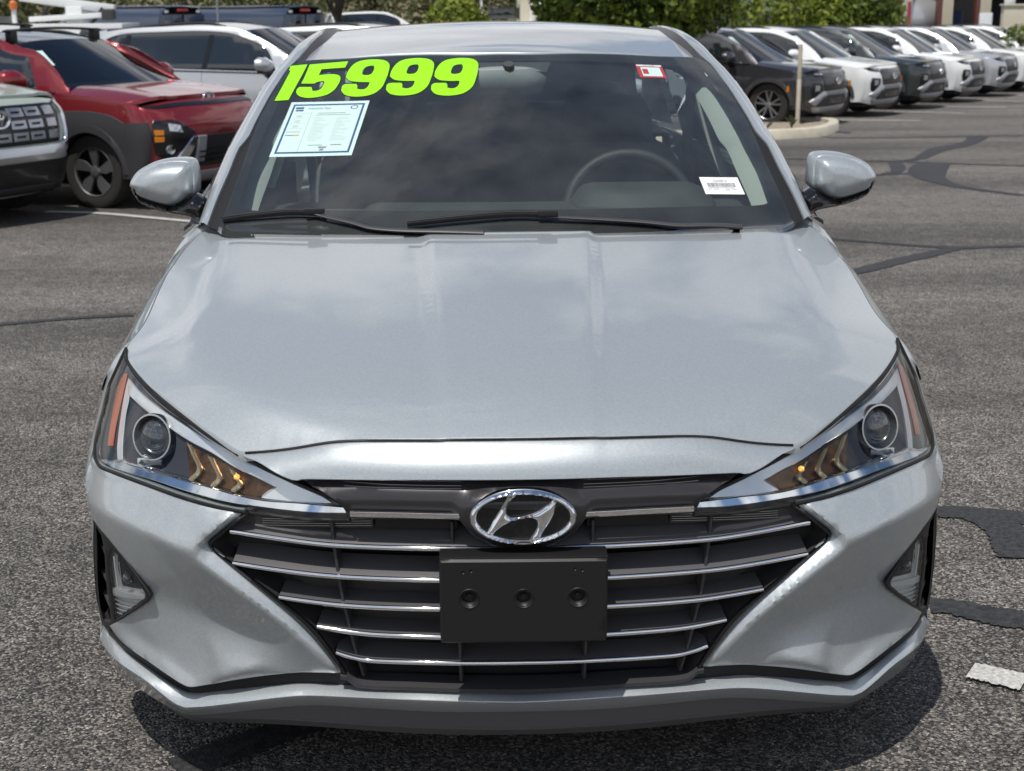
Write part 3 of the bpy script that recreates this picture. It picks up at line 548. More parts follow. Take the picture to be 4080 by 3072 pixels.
# outline points of the sedan, metres, right-hand half
DATA = {
 'hood_front': [[0.5185, 0.1409, 0.7334], [0.44, 0.1205, 0.7503], [0.3791, 0.1018, 0.7598], [0.3194, 0.0846, 0.7673], [0.2465, 0.0731, 0.7734], [0.171, 0.066, 0.7769]],
 'hood_side': [[0.5185, 0.1409, 0.7334], [0.5844, 0.1962, 0.7571], [0.6596, 0.2799, 0.7813], [0.7325, 0.3799, 0.8005], [0.7835, 0.4675, 0.8152], [0.812, 0.5283, 0.8244], [0.8245, 0.5687, 0.8304]],
 'hood_fender': [[0.8251, 0.5977, 0.8371], [0.8176, 0.6356, 0.8483], [0.8121, 0.6748, 0.8587], [0.8104, 0.7233, 0.8696], [0.8118, 0.7739, 0.8797], [0.8148, 0.8431, 0.8931], [0.8164, 0.9028, 0.905], [0.8168, 0.9745, 0.9199], [0.8115, 1.0262, 0.9326], [0.8058, 1.0839, 0.9472], [0.7981, 1.1273, 0.9592], [0.7874, 1.1753, 0.9731], [0.7756, 1.2063, 0.9831], [0.7506, 1.2299, 0.9939]],
 'hood_rear': [[0.7419, 1.2199, 0.9936], [0.6744, 1.1715, 0.9944], [0.5711, 1.1334, 0.9932], [0.4391, 1.1103, 0.9943], [0.2444, 1.0904, 0.9962], [0.0156, 1.0625, 1.0005]],
 'nose_bottom': [[0.3998, 0.7023], [0.3626, 0.7046], [0.2894, 0.7085], [0.171, 0.7134]],
 'ck_head': [[0.5062, 0.6298], [0.5232, 0.6275], [0.5639, 0.6304], [0.6287, 0.6378], [0.699, 0.6434], [0.757, 0.6439], [0.8119, 0.64], [0.8522, 0.6353], [0.8709, 0.6369]],
 'ck_fog': [[0.8611, 0.5313], [0.8121, 0.5136], [0.7653, 0.4753], [0.7358, 0.4458], [0.7249, 0.4338], [0.7213, 0.4266], [0.7253, 0.4168], [0.7527, 0.3891], [0.7915, 0.3519], [0.8512, 0.2866]],
 'ck_bottom': [[0.8535, 0.2823], [0.8337, 0.2816], [0.8043, 0.2787], [0.7406, 0.2709], [0.6982, 0.2608], [0.669, 0.2515], [0.6511, 0.2479], [0.6257, 0.2531], [0.5764, 0.2687], [0.508, 0.2874], [0.4315, 0.304], [0.3926, 0.3073], [0.3439, 0.3087]],
 'ck_grille': [[0.3439, 0.3087], [0.3674, 0.3518], [0.3874, 0.3871], [0.4019, 0.4094], [0.4199, 0.4239], [0.4559, 0.4559], [0.4924, 0.4836], [0.5352, 0.5164], [0.5659, 0.543], [0.5845, 0.5574], [0.5874, 0.5637], [0.5836, 0.5723], [0.5665, 0.5855], [0.5326, 0.6147], [0.5044, 0.6355]],
 'ck_bevel': [[0.3477, 0.3092], [0.374, 0.3493], [0.3971, 0.3844], [0.4118, 0.4031], [0.4269, 0.4142], [0.4635, 0.4392], [0.5243, 0.487], [0.5707, 0.5208], [0.6004, 0.5407], [0.614, 0.5506], [0.6128, 0.558], [0.5964, 0.5758], [0.5657, 0.5986], [0.5283, 0.6333]],
 'ck_ridge': [[0.8932, 0.5615], [0.8771, 0.5658], [0.7632, 0.5752], [0.6864, 0.5686], [0.6344, 0.5575], [0.614, 0.5506]],
 'ck_valley': [[0.7247, 0.4189], [0.6657, 0.4112], [0.598, 0.3953], [0.5332, 0.3783], [0.4857, 0.36], [0.4551, 0.3372]],
 'ck_low': [[0.6511, 0.2479], [0.5754, 0.2817], [0.506, 0.3139], [0.4551, 0.3372]],
 'lip_top': [[0.9053, 0.2211], [0.8758, 0.2453], [0.8441, 0.2468], [0.7989, 0.2449], [0.7478, 0.237], [0.7049, 0.2256], [0.6754, 0.2163], [0.6533, 0.2159], [0.6164, 0.2271], [0.5464, 0.2465], [0.4784, 0.2629], [0.4284, 0.2737], [0.3795, 0.2764], [0.2833, 0.2781], [0.1821, 0.2813]],
 'lip_top2': [[-0.0011, 0.274]],
 'lip_crease': [[0.9008, 0.2151], [0.8685, 0.2238], [0.763, 0.2282], [0.6724, 0.1956], [0.6496, 0.202], [0.5432, 0.234], [0.426, 0.2628], [0.3454, 0.2687], [0.1816, 0.2702]],
 'lip_crease2': [[-0.0003, 0.267]],
 'lip_bot': [[0.8596, 0.165], [0.8135, 0.1735], [0.76, 0.1705], [0.7156, 0.164], [0.6892, 0.1577], [0.6699, 0.1593], [0.6239, 0.1746], [0.5521, 0.1953], [0.4999, 0.2098], [0.4322, 0.2254], [0.3827, 0.2315], [0.2857, 0.2329], [0.1837, 0.2315]],
 'lip_bot2': [[-0.0012, 0.2327]],
 'black_low2': [[0.372, 0.3061], [0.3371, 0.3071], [0.3203, 0.2943], [0.1996, 0.2921], [-0.0007, 0.2892]],
 'gr_in2': [[0.4998, 0.632], [0.5331, 0.605], [0.5672, 0.5741], [0.5794, 0.5613], [0.5751, 0.5519], [0.5224, 0.5144], [0.4615, 0.4677], [0.4163, 0.4314], [0.3895, 0.4051], [0.3663, 0.3705], [0.3463, 0.3348], [0.329, 0.3025], [0.3167, 0.2942]],
 'hl_out': [[0.824, 0.8298], [0.8179, 0.8172], [0.8028, 0.8062], [0.7797, 0.7973], [0.7441, 0.7863], [0.6949, 0.7725], [0.6398, 0.7578], [0.5862, 0.7401], [0.5358, 0.7219], [0.5033, 0.71], [0.456, 0.6953], [0.41, 0.6823], [0.365, 0.6685], [0.3383, 0.6595], [0.3236, 0.6496], [0.3144, 0.6345], [0.3502, 0.6332], [0.3946, 0.6317], [0.4395, 0.6324], [0.5035, 0.6337], [0.5628, 0.6371], [0.6276, 0.6439], [0.6979, 0.6494], [0.7558, 0.6498], [0.8065, 0.6471], [0.8461, 0.6431], [0.8601, 0.647], [0.8675, 0.6607], [0.8683, 0.6872], [0.8634, 0.7169], [0.8604, 0.7512], [0.8523, 0.7702], [0.8332, 0.8091]],
 'hl_dark': [[0.7986, 0.7621], [0.7537, 0.7529], [0.693, 0.7407], [0.6391, 0.7269], [0.5866, 0.7138], [0.5366, 0.6952], [0.4885, 0.6821], [0.4526, 0.6697], [0.4813, 0.6501], [0.5345, 0.6542], [0.599, 0.662], [0.6672, 0.6655], [0.7228, 0.6649], [0.7707, 0.6612], [0.7905, 0.662], [0.7953, 0.6789], [0.8002, 0.7272]],
 'hl_trim': [[0.8064, 0.7856], [0.766, 0.7739], [0.711, 0.7623], [0.64, 0.7474], [0.5867, 0.7308], [0.5365, 0.715], [0.4724, 0.6959], [0.4107, 0.6764], [0.3656, 0.6625], [0.3478, 0.6535], [0.4105, 0.6517], [0.4805, 0.652], [0.4518, 0.6715], [0.4876, 0.6839], [0.5356, 0.697], [0.5856, 0.7155], [0.6379, 0.7285], [0.6917, 0.7424], [0.7522, 0.7546], [0.7969, 0.7638]],
 'hl_low': [[0.8493, 0.6441], [0.8238, 0.6486], [0.7883, 0.6616], [0.7687, 0.6607], [0.7208, 0.6632], [0.6654, 0.6631], [0.5976, 0.6595], [0.5333, 0.6514], [0.4803, 0.6473], [0.4104, 0.6486], [0.3213, 0.6473], [0.3178, 0.6394], [0.3804, 0.6366], [0.4405, 0.637], [0.5047, 0.639], [0.5643, 0.6421], [0.6294, 0.6489], [0.7001, 0.6532], [0.766, 0.6498], [0.8227, 0.6454]],
 'hl_orange': [[0.822, 0.7879], [0.8127, 0.7905], [0.8152, 0.7694], [0.8192, 0.7347], [0.8214, 0.7039], [0.8198, 0.6749], [0.8349, 0.6696], [0.8375, 0.6883], [0.8382, 0.7178], [0.8364, 0.749], [0.8298, 0.7773]],
 'hl_band': [[0.8074, 0.7839], [0.7969, 0.7638], [0.7986, 0.729], [0.7937, 0.6808], [0.7889, 0.6638], [0.7998, 0.6596], [0.8065, 0.6771], [0.8107, 0.7278], [0.8097, 0.7638]],
 'hl_proj': [[0.7139, 0.3165, 0.7131]],
 'hl_c1': [[0.6347, 0.7215], [0.6214, 0.7036], [0.6077, 0.6826], [0.6244, 0.6649]],
 'hl_c2': [[0.5892, 0.7078], [0.5754, 0.689], [0.5662, 0.6734], [0.5792, 0.66]],
 'hl_c3': [[0.5448, 0.6925], [0.5329, 0.6783], [0.5245, 0.6683], [0.5375, 0.6567]],
 'hl_amber': [[0.6433, 0.7165], [0.6046, 0.7095], [0.5377, 0.6903], [0.4896, 0.6771], [0.4614, 0.6674], [0.4841, 0.6501], [0.5359, 0.6543], [0.5842, 0.6596], [0.6271, 0.6621]],
 'bar1': [[0.5403, 0.5914], [0.4549, 0.5846], [0.362, 0.5775], [0.2703, 0.5785], [0.1738, 0.5806]],
 'bar2': [[0.5393, 0.5276], [0.4581, 0.5233], [0.3646, 0.5165], [0.2724, 0.5163], [0.1752, 0.5184]],
 'bar3': [[0.4537, 0.466], [0.3986, 0.4619], [0.3364, 0.4573], [0.2592, 0.458], [0.1767, 0.4598]],
 'bar4': [[0.3845, 0.4091], [0.3393, 0.4027], [0.2927, 0.3987], [0.2152, 0.4002], [0.1783, 0.4004]],
 'bar5': [[0.3515, 0.3539], [0.3267, 0.3458], [0.2956, 0.3387], [0.2486, 0.3389], [0.18, 0.3419]],
 'fg_out': [[0.8611, 0.5313], [0.8121, 0.5136], [0.7653, 0.4753], [0.7265, 0.4349], [0.7213, 0.4266], [0.7253, 0.4168], [0.7527, 0.3891], [0.7915, 0.3519], [0.8512, 0.2866], [0.8534, 0.2741], [0.8731, 0.2626], [0.8944, 0.2583], [0.9035, 0.2834], [0.9049, 0.3191], [0.8902, 0.39], [0.8757, 0.4646]],
 'fg_lens': [[0.811, 0.4971], [0.7832, 0.4803], [0.7592, 0.4584], [0.7305, 0.4255], [0.7295, 0.4191], [0.7537, 0.3901], [0.7951, 0.3497], [0.8297, 0.3149], [0.8295, 0.3524], [0.8285, 0.4066], [0.8248, 0.4608]],
 'd1': [[-0.6397, 1.3657], [-0.5831, 1.3711], [-0.5882, 1.3541], [-0.5994, 1.3245], [-0.6103, 1.2957], [-0.6165, 1.2791], [-0.6583, 1.2757], [-0.6517, 1.2949], [-0.6414, 1.3238], [-0.6321, 1.3521], [-0.6384, 1.3561], [-0.6347, 1.3603]],
 'd5': [[-0.5747, 1.3707], [-0.4559, 1.3805], [-0.4622, 1.3641], [-0.5343, 1.3588], [-0.54, 1.3426], [-0.5089, 1.3456], [-0.4867, 1.3451], [-0.4751, 1.342], [-0.4709, 1.3362], [-0.472, 1.3262], [-0.4775, 1.3153], [-0.4822, 1.308], [-0.4981, 1.2963], [-0.5124, 1.2915], [-0.5271, 1.2882], [-0.5572, 1.2852], [-0.5763, 1.2867], [-0.59, 1.291], [-0.5974, 1.2972], [-0.5986, 1.3049], [-0.5925, 1.3115], [-0.5546, 1.3121], [-0.5502, 1.307], [-0.5489, 1.3019], [-0.5337, 1.3034], [-0.5228, 1.31], [-0.5167, 1.3244], [-0.5208, 1.3283], [-0.533, 1.3268], [-0.545, 1.324], [-0.5475, 1.3214], [-0.5887, 1.3207], [-0.5831, 1.3353], [-0.5785, 1.3542]],
 'd9': [[-0.4411, 1.3692], [-0.4271, 1.3788], [-0.4029, 1.3844], [-0.3656, 1.386], [-0.3403, 1.382], [-0.3303, 1.3752], [-0.328, 1.3684], [-0.3314, 1.3457], [-0.3359, 1.3326], [-0.3417, 1.3183], [-0.3522, 1.3067], [-0.3716, 1.2964], [-0.4005, 1.2911], [-0.4304, 1.2908], [-0.4523, 1.2956], [-0.4625, 1.3044], [-0.4623, 1.3159], [-0.4569, 1.3199], [-0.4205, 1.3216], [-0.4166, 1.3164], [-0.4171, 1.31], [-0.4061, 1.3075], [-0.3915, 1.3102], [-0.3836, 1.318], [-0.3819, 1.3271], [-0.4184, 1.3273], [-0.4435, 1.3305], [-0.4548, 1.3382], [-0.4533, 1.3502], [-0.4475, 1.361]],
 'd9h': [[-0.3999, 1.3654], [-0.385, 1.3695], [-0.3757, 1.369], [-0.3725, 1.3642], [-0.3739, 1.3561], [-0.3789, 1.3481], [-0.3876, 1.3449], [-0.3966, 1.344], [-0.406, 1.3453], [-0.4082, 1.3492], [-0.405, 1.3586]],
 'paper': [[-0.6045, 1.2731], [-0.3753, 1.2808], [-0.4075, 1.1548], [-0.6344, 1.1466]],
 'stock': [[0.397, 1.3672], [0.4776, 1.363], [0.4859, 1.3288], [0.4034, 1.3326]],
 'barcode': [[0.5047, 1.0989], [0.6095, 1.0944], [0.6167, 1.0594], [0.5118, 1.0639]],
 'em_H': [[-0.0256, 0.6905], [-0.0397, 0.6671], [-0.0544, 0.6418], [-0.0637, 0.622], [-0.0546, 0.6199], [-0.0485, 0.6262], [-0.0351, 0.6363], [-0.0181, 0.6444], [0.0001, 0.6486], [0.0158, 0.6496], [0.0242, 0.6456], [0.026, 0.6379], [0.023, 0.6263], [0.0169, 0.6161], [0.0108, 0.6078], [0.0284, 0.6107], [0.0351, 0.6236], [0.046, 0.6401], [0.0545, 0.658], [0.0587, 0.6783], [0.0533, 0.6823], [0.0472, 0.676], [0.0364, 0.6685], [0.0243, 0.661], [0.0061, 0.6542], [-0.012, 0.6507], [-0.0241, 0.6515], [-0.0301, 0.6568], [-0.0306, 0.6657], [-0.0263, 0.6771], [-0.0136, 0.6916]],
 'mir': [[0.9941, 1.0881], [0.9903, 1.0985], [0.9827, 1.1104], [0.9697, 1.1252], [0.9524, 1.137], [0.9324, 1.1457], [0.9111, 1.1515], [0.8809, 1.1564], [0.8435, 1.1583], [0.8213, 1.1558], [0.8142, 1.1506], [0.8099, 1.1356], [0.8091, 1.1132], [0.8084, 1.0893], [0.8096, 1.0698], [0.8152, 1.0653], [0.8407, 1.0429], [0.8446, 1.04], [0.8669, 1.0326], [0.8894, 1.0329], [0.919, 1.0392], [0.9484, 1.0486], [0.9688, 1.0571], [0.9784, 1.0684], [0.9822, 1.0782]],
 'mir_low': [[0.9945, 1.0836], [0.9822, 1.0782], [0.9784, 1.0684], [0.9688, 1.0571], [0.9484, 1.0486], [0.919, 1.0392], [0.8894, 1.0329], [0.8669, 1.0326], [0.8448, 1.0377], [0.8907, 1.014], [0.8998, 1.0133], [0.9205, 1.0188], [0.9498, 1.029], [0.9715, 1.0413], [0.9851, 1.0595], [0.9915, 1.0731]],
 'mir_seam': [[0.9935, 1.0866], [0.9821, 1.079], [0.947, 1.0681], [0.903, 1.0541], [0.866, 1.0462], [0.8449, 1.0468]],
 'mir_arm': [[0.8864, 1.0166], [0.8414, 1.0395], [0.8322, 1.0439], [0.8058, 1.0587], [0.7881, 1.0555], [0.8124, 1.0015], [0.8493, 1.011]],
}

# ================================================================== THE SILVER SEDAN
silver = paint('silver_paint', (.425, .462, .478), .50, .40, .07)
gloss_black = mat('gloss_black_plastic', (.006, .006, .007), .06, coat=.6)
satin_black = mat('satin_black_plastic', (.009, .009, .0095), .48, bump=(900, .15, .0005))
trim_grey = mat('dark_grey_plastic', (.046, .045, .047), .42)
slat_grey = mat('grille_slat_grey', (.082, .079, .082), .40)
deep_grey = mat('grille_inner_plastic', (.022, .021, .022), .5)
shield_grey = mat('grille_grey_paint', (.040, .038, .041), .30, metal=.3, coat=.25, coat_rough=.2)
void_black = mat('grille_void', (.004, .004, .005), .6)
chrome = mat('chrome', (.86, .87, .88), .045, 1.0)
satin_chrome = mat('satin_chrome', (.62, .63, .65), .22, 1.0)
rubber = mat('rubber_seal', (.008, .008, .008), .55)
lamp_dark = mat('lamp_bezel', (.026, .029, .036), .5)
lamp_silver = mat('lamp_reflector', (.74, .76, .78), .22, .55, coat=.6)
amber = mat('amber_reflector', (.42, .085, .012), .25, coat=.8)
red_lens = mat('red_side_lens', (.30, .012, .014), .2, coat=.8)
amber_inner = mat('amber_lamp_cavity', (.105, .050, .018), .25, metal=.7, coat=.4, var=(60, .6))
guide = mat('clear_light_guide', (.52, .44, .30), .12, .6, coat=1.0)
clear = glass('clear_lens', (.95, .97, .97), 0., ior=1.40, boost=.7)
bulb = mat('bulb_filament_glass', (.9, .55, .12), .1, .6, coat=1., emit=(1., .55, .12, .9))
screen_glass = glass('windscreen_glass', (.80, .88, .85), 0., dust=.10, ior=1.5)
side_glass = glass('side_glass', (.62, .70, .67), 0., ior=1.5)
frit = mat('windscreen_black_border', (.007, .007, .008), .5, coat=.0)
cabin = mat('cabin_plastic', (.048, .052, .054), .65)
cabin_light = mat('cabin_light_trim', (.42, .44, .43), .8)
seat_cloth = mat('seat_cloth', (.10, .102, .108), .9, bump=(600, .2, .001))
tyre_m = mat('tyre_rubber', (.016, .016, .017), .75, bump=(90, .3, .002))
alloy = mat('alloy_wheel', (.42, .43, .44), .3, .9)
lens_glass = mat('projector_glass', (.035, .040, .045), .02, coat=1.0, spec=.9)

car = thing('silver_sedan', 'silver sedan seen head on with 15999 in lime numerals on its windscreen', 'car')
D3 = lambda k: [tuple(p) for p in DATA[k]]
XZ = lambda k: [tuple(p) for p in DATA[k]]
# half width of the body side by height
SXT = [(.20, .896), (.35, .905), (.50, .910), (.62, .908), (.68, .903), (.75, .895), (.85, .884), (.95, .868), (1.05, .85)]
fb = lambda off=0.: (lambda x, z: (x, FB(x, z)+off, z))
fh = lambda off=0.: (lambda x, z: (x, FH(x, z)+off, z))
# ---- bonnet ------------------------------------------------------
hf = [(p[0], p[1]) for p in D3('hood_front')][:-1]; hs = [(p[0], p[1]) for p in D3('hood_side')][1:]
hd = [(p[0], p[1]) for p in D3('hood_fender')]; hr = [(p[0], p[1]) for p in D3('hood_rear')]
yf = lambda x: .0565+.315*x*x
right = [(x, yf(x)) for x in np.linspace(0, .512, 16)]+[(.5185, .1412)]+hs+hd+hr[1:-1]
left = [(-x, y) for x, y in right[1:]][::-1]
rear_mid = [(0, hr[-1][1]-.002)]
hood = add('bonnet', patch(right+rear_mid+left, lambda x, y: (x, y, G(x, y)), .018, .016, (0, 0, -1), edge=.002, step=.012), silver, car, 30)
# ---- nose panel between bonnet and grille ------------------------
nb = XZ('nose_bottom')
ztop = lambda x: G(x, yf(x))-.0062
zbot = lambda x: .7145-.016*(min(abs(x), .40)/.40)**2*.6
nlist = [(.5150, ztop(.515)-.001), (.4838, .7232), (.4368, .7067), (.4109, .7003), (.3991, .7035), (.36, .7062), (.29, .7092), (.171, .7134), (.08, .7143)]
def nose_fn(x, z):
    ax = min(abs(x), .52); zt = ztop(ax); zb_ = .7145-.15*ax*ax*.5; t = max(0, min(1.2, (z-zb_)/max(.02, zt-zb_))); yb = F0(ax)+.012+.05*ax*ax; yt = yf(ax)-.001
    return (x, yb+(yt-yb)*(.30*t+.70*t*t), z)
half = [(x, ztop(x)) for x in np.linspace(0, .50, 18)]+nlist
nose = add('nose_panel', patch(half+[(0, .7145)]+[(-x, z) for x, z in half[1:]][::-1], nose_fn, .012, .02, edge=.0015, step=.010), silver, car, 32)
seam = full_c = np.array([(x, yf(x)-.0002, G(x, yf(x))-.0034) for x in np.linspace(-.51, .51, 60)])
add('bonnet_front_seal', tube(seam, .0030, 6), rubber, car, 60)  # black tube put in for the shade inside the front shut line
# dark bay behind every shut line
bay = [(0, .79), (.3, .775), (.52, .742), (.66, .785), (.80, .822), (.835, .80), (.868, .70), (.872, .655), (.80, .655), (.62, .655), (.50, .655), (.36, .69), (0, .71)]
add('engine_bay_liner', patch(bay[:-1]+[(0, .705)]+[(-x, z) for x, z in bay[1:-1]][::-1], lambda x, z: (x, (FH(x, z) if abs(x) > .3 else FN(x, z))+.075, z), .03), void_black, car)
# ---- front bumper cheeks ----------------------------------------
ck_head = XZ('ck_head'); ck_fog = XZ('ck_fog'); ck_bot = XZ('ck_bottom'); ck_gr = XZ('ck_grille')
def fair(pts, n, it):
    q = crm(pts, n)
    for _ in range(it): q[1:-1] = .5*q[1:-1]+.25*(q[:-2]+q[2:])
    return [tuple(p) for p in q]
ck_gr = fair(ck_gr[:10], 26, 30)+ck_gr[10:11]+fair(ck_gr[11:], 10, 10)
CURV = []   # polylines of (x, z, offset from the base surface): the panel's edges and creases
def ctl(pts, ds): CURV.append(crm([(x, z, d) for (x, z), d in zip(pts, ds)], max(4, int(sum(math.dist(a, b) for a, b in zip(pts, pts[1:]))/.012))))
bev = XZ('ck_bevel'); bev = fair(bev[:10], 26, 40)+fair(bev[10:], 10, 12)
ctl(ck_head, [FH(x, z)+.004-FB(x, z) for x, z in ck_head])
ctl(XZ('ck_ridge'), [-.006, -.006, -.012, -.017, -.021, -.022])
ctl(ck_fog, [.0, .004, .010, .018, .022, .026, .026, .022, .014, .004])
ctl([(x, z-.004) for x, z in XZ('ck_valley')], [.028, .035, .036, .031, .021, .011])
ctl(XZ('ck_low')[1:], [-.011, -.006, .009])
ctl(ck_bot[1:], [.002, -.002, -.006, -.009, -.010, -.010, -.002, .002, .006, .008, .010, .012])
ctl(bev[1:-1], list(np.interp(np.linspace(0, 1, 25), [0, .25, .5, 1], [.0, -.008, -.013, -.022]))+list(np.interp(np.linspace(0, 1, 9), [0, .5, 1], [-.022, -.018, -.008])))
ctl(ck_gr[1:-1], list(np.interp(np.linspace(0, 1, 25), [0, .3, 1], [.018, .020, .012]))+[.012]+list(np.linspace(.012, .016, 9)))
ctl([(x-.028, z-.010) for x, z in ck_gr[1:26]], list(np.interp(np.linspace(0, 1, 25), [0, .3, 1], [.018, .020, .012])))   # guards beyond the edge keep it straight
ctl([(x, z-.03) for x, z in ck_bot[5:]], [-.010, -.010, -.002, .002, .006, .008, .010, .012])
CTRL = [tuple(q) for c in CURV for q in c]
for x, z, d in [(.94, .64, .0), (.95, .5, .0), (.95, .3, .0), (.72, .20, .0), (.3, .25, .014), (.80, .545, -.004), (.66, .49, .010), (.58, .46, .008), (.78, .31, .014), (.71, .30, .009)]: CTRL.append((x, z, d))
cp = np.array([(c[0], c[1]) for c in CTRL]); cd = np.array([c[2] for c in CTRL])
def seg_idx(a, n): return [(a+i, a+i+1) for i in range(n-1)]
_e = []; _s = 0
for c in CURV: _e += seg_idx(_s, len(c)); _s += len(c)
_v, _, _f, _ov, _, _ = delaunay_2d_cdt([Vector(p) for p in cp], _e, [], 0, 1e-4)
_vp = np.array([(p.x, p.y) for p in _v]); _vd = np.array([cd[o_[0]] if o_ else cd[np.linalg.norm(cp-_vp[k_i], axis=1).argmin()] for k_i, o_ in enumerate(_ov)]); _t = np.array([f for f in _f if len(f) == 3])
def linfield(q):
    """piecewise linear field over the control triangulation"""
    q = np.atleast_2d(q); res = np.full(len(q), np.nan)
    for t in _t:
        a, b, c = _vp[t[0]], _vp[t[1]], _vp[t[2]]; det = (b[0]-a[0])*(c[1]-a[1])-(c[0]-a[0])*(b[1]-a[1])
        if abs(det) < 1e-12: continue
        u = ((q[:, 0]-a[0])*(c[1]-a[1])-(c[0]-a[0])*(q[:, 1]-a[1]))/det; v = ((b[0]-a[0])*(q[:, 1]-a[1])-(q[:, 0]-a[0])*(b[1]-a[1]))/det
        ok = (u >= -1e-6) & (v >= -1e-6) & (u+v <= 1+1e-6)
        res[ok] = _vd[t[0]]*(1-u[ok]-v[ok])+_vd[t[1]]*u[ok]+_vd[t[2]]*v[ok]
    bad = np.isnan(res)
    if bad.any():
        d = np.linalg.norm(q[bad][:, None]-_vp[None], axis=2); res[bad] = _vd[d.argmin(1)]
    return res
ZL0, ZL1, XL0, XL1, GS = .18, .70, .28, .98, .003
_gx = np.arange(XL0, XL1, GS); _gz = np.arange(ZL0, ZL1, GS); _gg = np.stack(np.meshgrid(_gx, _gz), -1).reshape(-1, 2)
_fld = linfield(_gg).reshape(len(_gz), len(_gx))
def blur(a, s):
    k = np.exp(-np.arange(-3*s, 3*s+1)**2/(2*s*s)); k /= k.sum(); p = 3*s
    b = np.pad(a, p, mode='edge'); b = np.apply_along_axis(lambda r: np.convolve(r, k, 'valid'), 0, b); return np.apply_along_axis(lambda r: np.convolve(r, k, 'valid'), 1, b)
_fine = blur(_fld, 2); _soft = blur(_fld, 7)
def bil(a, x, z):
    u = min(max((x-XL0)/GS, 0), len(_gx)-1.001); v = min(max((z-ZL0)/GS, 0), len(_gz)-1.001); i = int(u); j = int(v); u -= i; v -= j
    return (a[j, i]*(1-u)+a[j, i+1]*u)*(1-v)+(a[j+1, i]*(1-u)+a[j+1, i+1]*u)*v
_vl = np.array(XZ('ck_valley'))
def cheek(x, z):
    # soft in the scooped middle, crisp along bevel and upper crease
    d = dist_poly(_vl, np.array([(x, z)]))[0]; w = 1-sstep(.015, .06, d)
    return (x, FB(x, z)+bil(_fine, x, z)*(1-w)+bil(_soft, x, z)*w, z)
cheek_out = ck_gr[-1:]+ck_head+[(.882, .60), (.8772, .5658), (.868, .545)]+ck_fog+ck_bot[1:]+ck_gr[1:-1]
add2('bumper_cheek', patch(cheek_out, cheek, .008, .03, edge=.002, step=.006, lines=[bev[1:-1], XZ('ck_ridge')[1:-1], XZ('ck_low')[1:-1]]), silver, car, 40)
# wrap of the bumper round to the wheel arch
K = [(.8784, .6287), (.882, .60), (.8772, .5658), (.8625, .5335), (.8757, .4646), (.8902, .39), (.9035, .3191), (.9035, .2834), (.8944, .2563)]
k3 = crm([(x, FB(x, z)+.002+(FH(x, z)+.002-FB(x, z))*sstep(.575, .6287, z), z) for x, z in K], 26)
ke3 = k3.copy(); ke3[:, 0] = [cub_tab(SXT, q) for q in k3[:, 2]]; ke3[:, 1] = .565
def wrapc(s_, bow):
    r = k3*(1-s_)+ke3*s_; r[:, 0] += bow*np.minimum(1, (.95-k3[:, 0])/.06*.6); r[:, 1] -= bow*.5; return r
bows = [(.12, .004), (.3, .008), (.5, .010), (.7, .008), (.88, .004)]
add2('bumper_corner', loft([k3+np.array([-.012, .02, 0]), k3]+[wrapc(a, b) for a, b in bows]+[ke3]), silver, car, 50)
# ---- lower lip, black valance line and splitter -------------------
def half_curve(k, c, off, n=46):
    p = XZ(k)+([XZ(c)[0]] if c else []); p = [q for q in p if q[0] > .002]+[(0, (XZ(c)[0][1] if c else p[-1][1]))]
    q = crm(p, n); return np.array([(x, FB(x, z)+off, z) for x, z in q])
lt = half_curve('lip_top', 'lip_top2', .012); lc = half_curve('lip_crease', 'lip_crease2', -.012); lb = half_curve('lip_bot', 'lip_bot2', .015)
def side_ext(c, z0):  # carry the strip round the corner to the arch
    a = c[0]; e = [(.914, .55, z0), (.912, .50, z0), (.908, a[1]+.03, (a[2]+z0)/2)]
    return np.vstack([np.array(e), c])
lb_side = np.array([(.893, FB(.893, .195)+.014, .195), (.8786, FB(.8786, .178)+.015, .178)])
lb = np.vstack([lb_side, lb]); lb = crm(lb, 46)
lt2 = side_ext(lt, .262); lc2 = side_ext(lc, .225); lb2 = side_ext(lb, .19)
def full(c): r = c.copy(); m = c[::-1].copy(); m[:, 0] *= -1; return np.vstack([r, m[1:]])
rs_ = lambda c, n=200: even(full(c), n)
lipg = [rs_(lt2)+np.array([0, .028, .001]), rs_(lt2)+np.array([0, .004, .0005]), rs_(lt2), rs_(lc2)*.5+rs_(lt2)*.5+np.array([0, -.0015, .0008]), rs_(lc2)+np.array([0, .0012, .0016]), rs_(lc2)+np.array([0, .0004, 0]), rs_(lc2)+np.array([0, .0018, -.0016]), rs_(lb2)+np.array([0, -.002, .001]), rs_(lb2), rs_(lb2)*np.array([.965, 1, 1])+np.array([0, .05, .006])]
add('lower_lip', loft(lipg), silver, car, 34)
sb = [(.80, .168), (.74, .150), (.6785, .1328), (.5952, .1475), (.5068, .159), (.3844, .1668), (.2052, .1652), (0, .1655)]
sm = [(.80, .174), (.74, .166), (.6785, .157), (.5952, .171), (.5068, .184), (.3815, .192), (.239, .1929), (0, .1905)]
st = [(.80, .180), (.74, .170), (.6892, .1617), (.6239, .1786), (.5521, .1993), (.4322, .2294), (.3, .2355), (0, .2375)]
spl = [even(full(np.array([(x, FB(x, z)+o_, z) for x, z in crm(c, 50)])), 120) for c, o_ in ((st, .022), (sm, .020), (sm, .018), (sb, .034), (sb, .038))]
spl[2][:, 2] -= .002
spl.append(spl[-1]+np.array([0, .25, .03]))
add('splitter', loft(spl), slat_grey, car, 40)
cb = ck_bot; bl = [(cb[0][0]+.004, cb[0][1]+.012)]+cb
low_half = [(0, .2885)]+[(x, z) for x, z in XZ('black_low2')[::-1][1:]]+[(.3439, .3105)]+cb[::-1]+[(.868, .30), (.893, .262)]+[(p[0], p[2]) for p in lt[2:-1]]
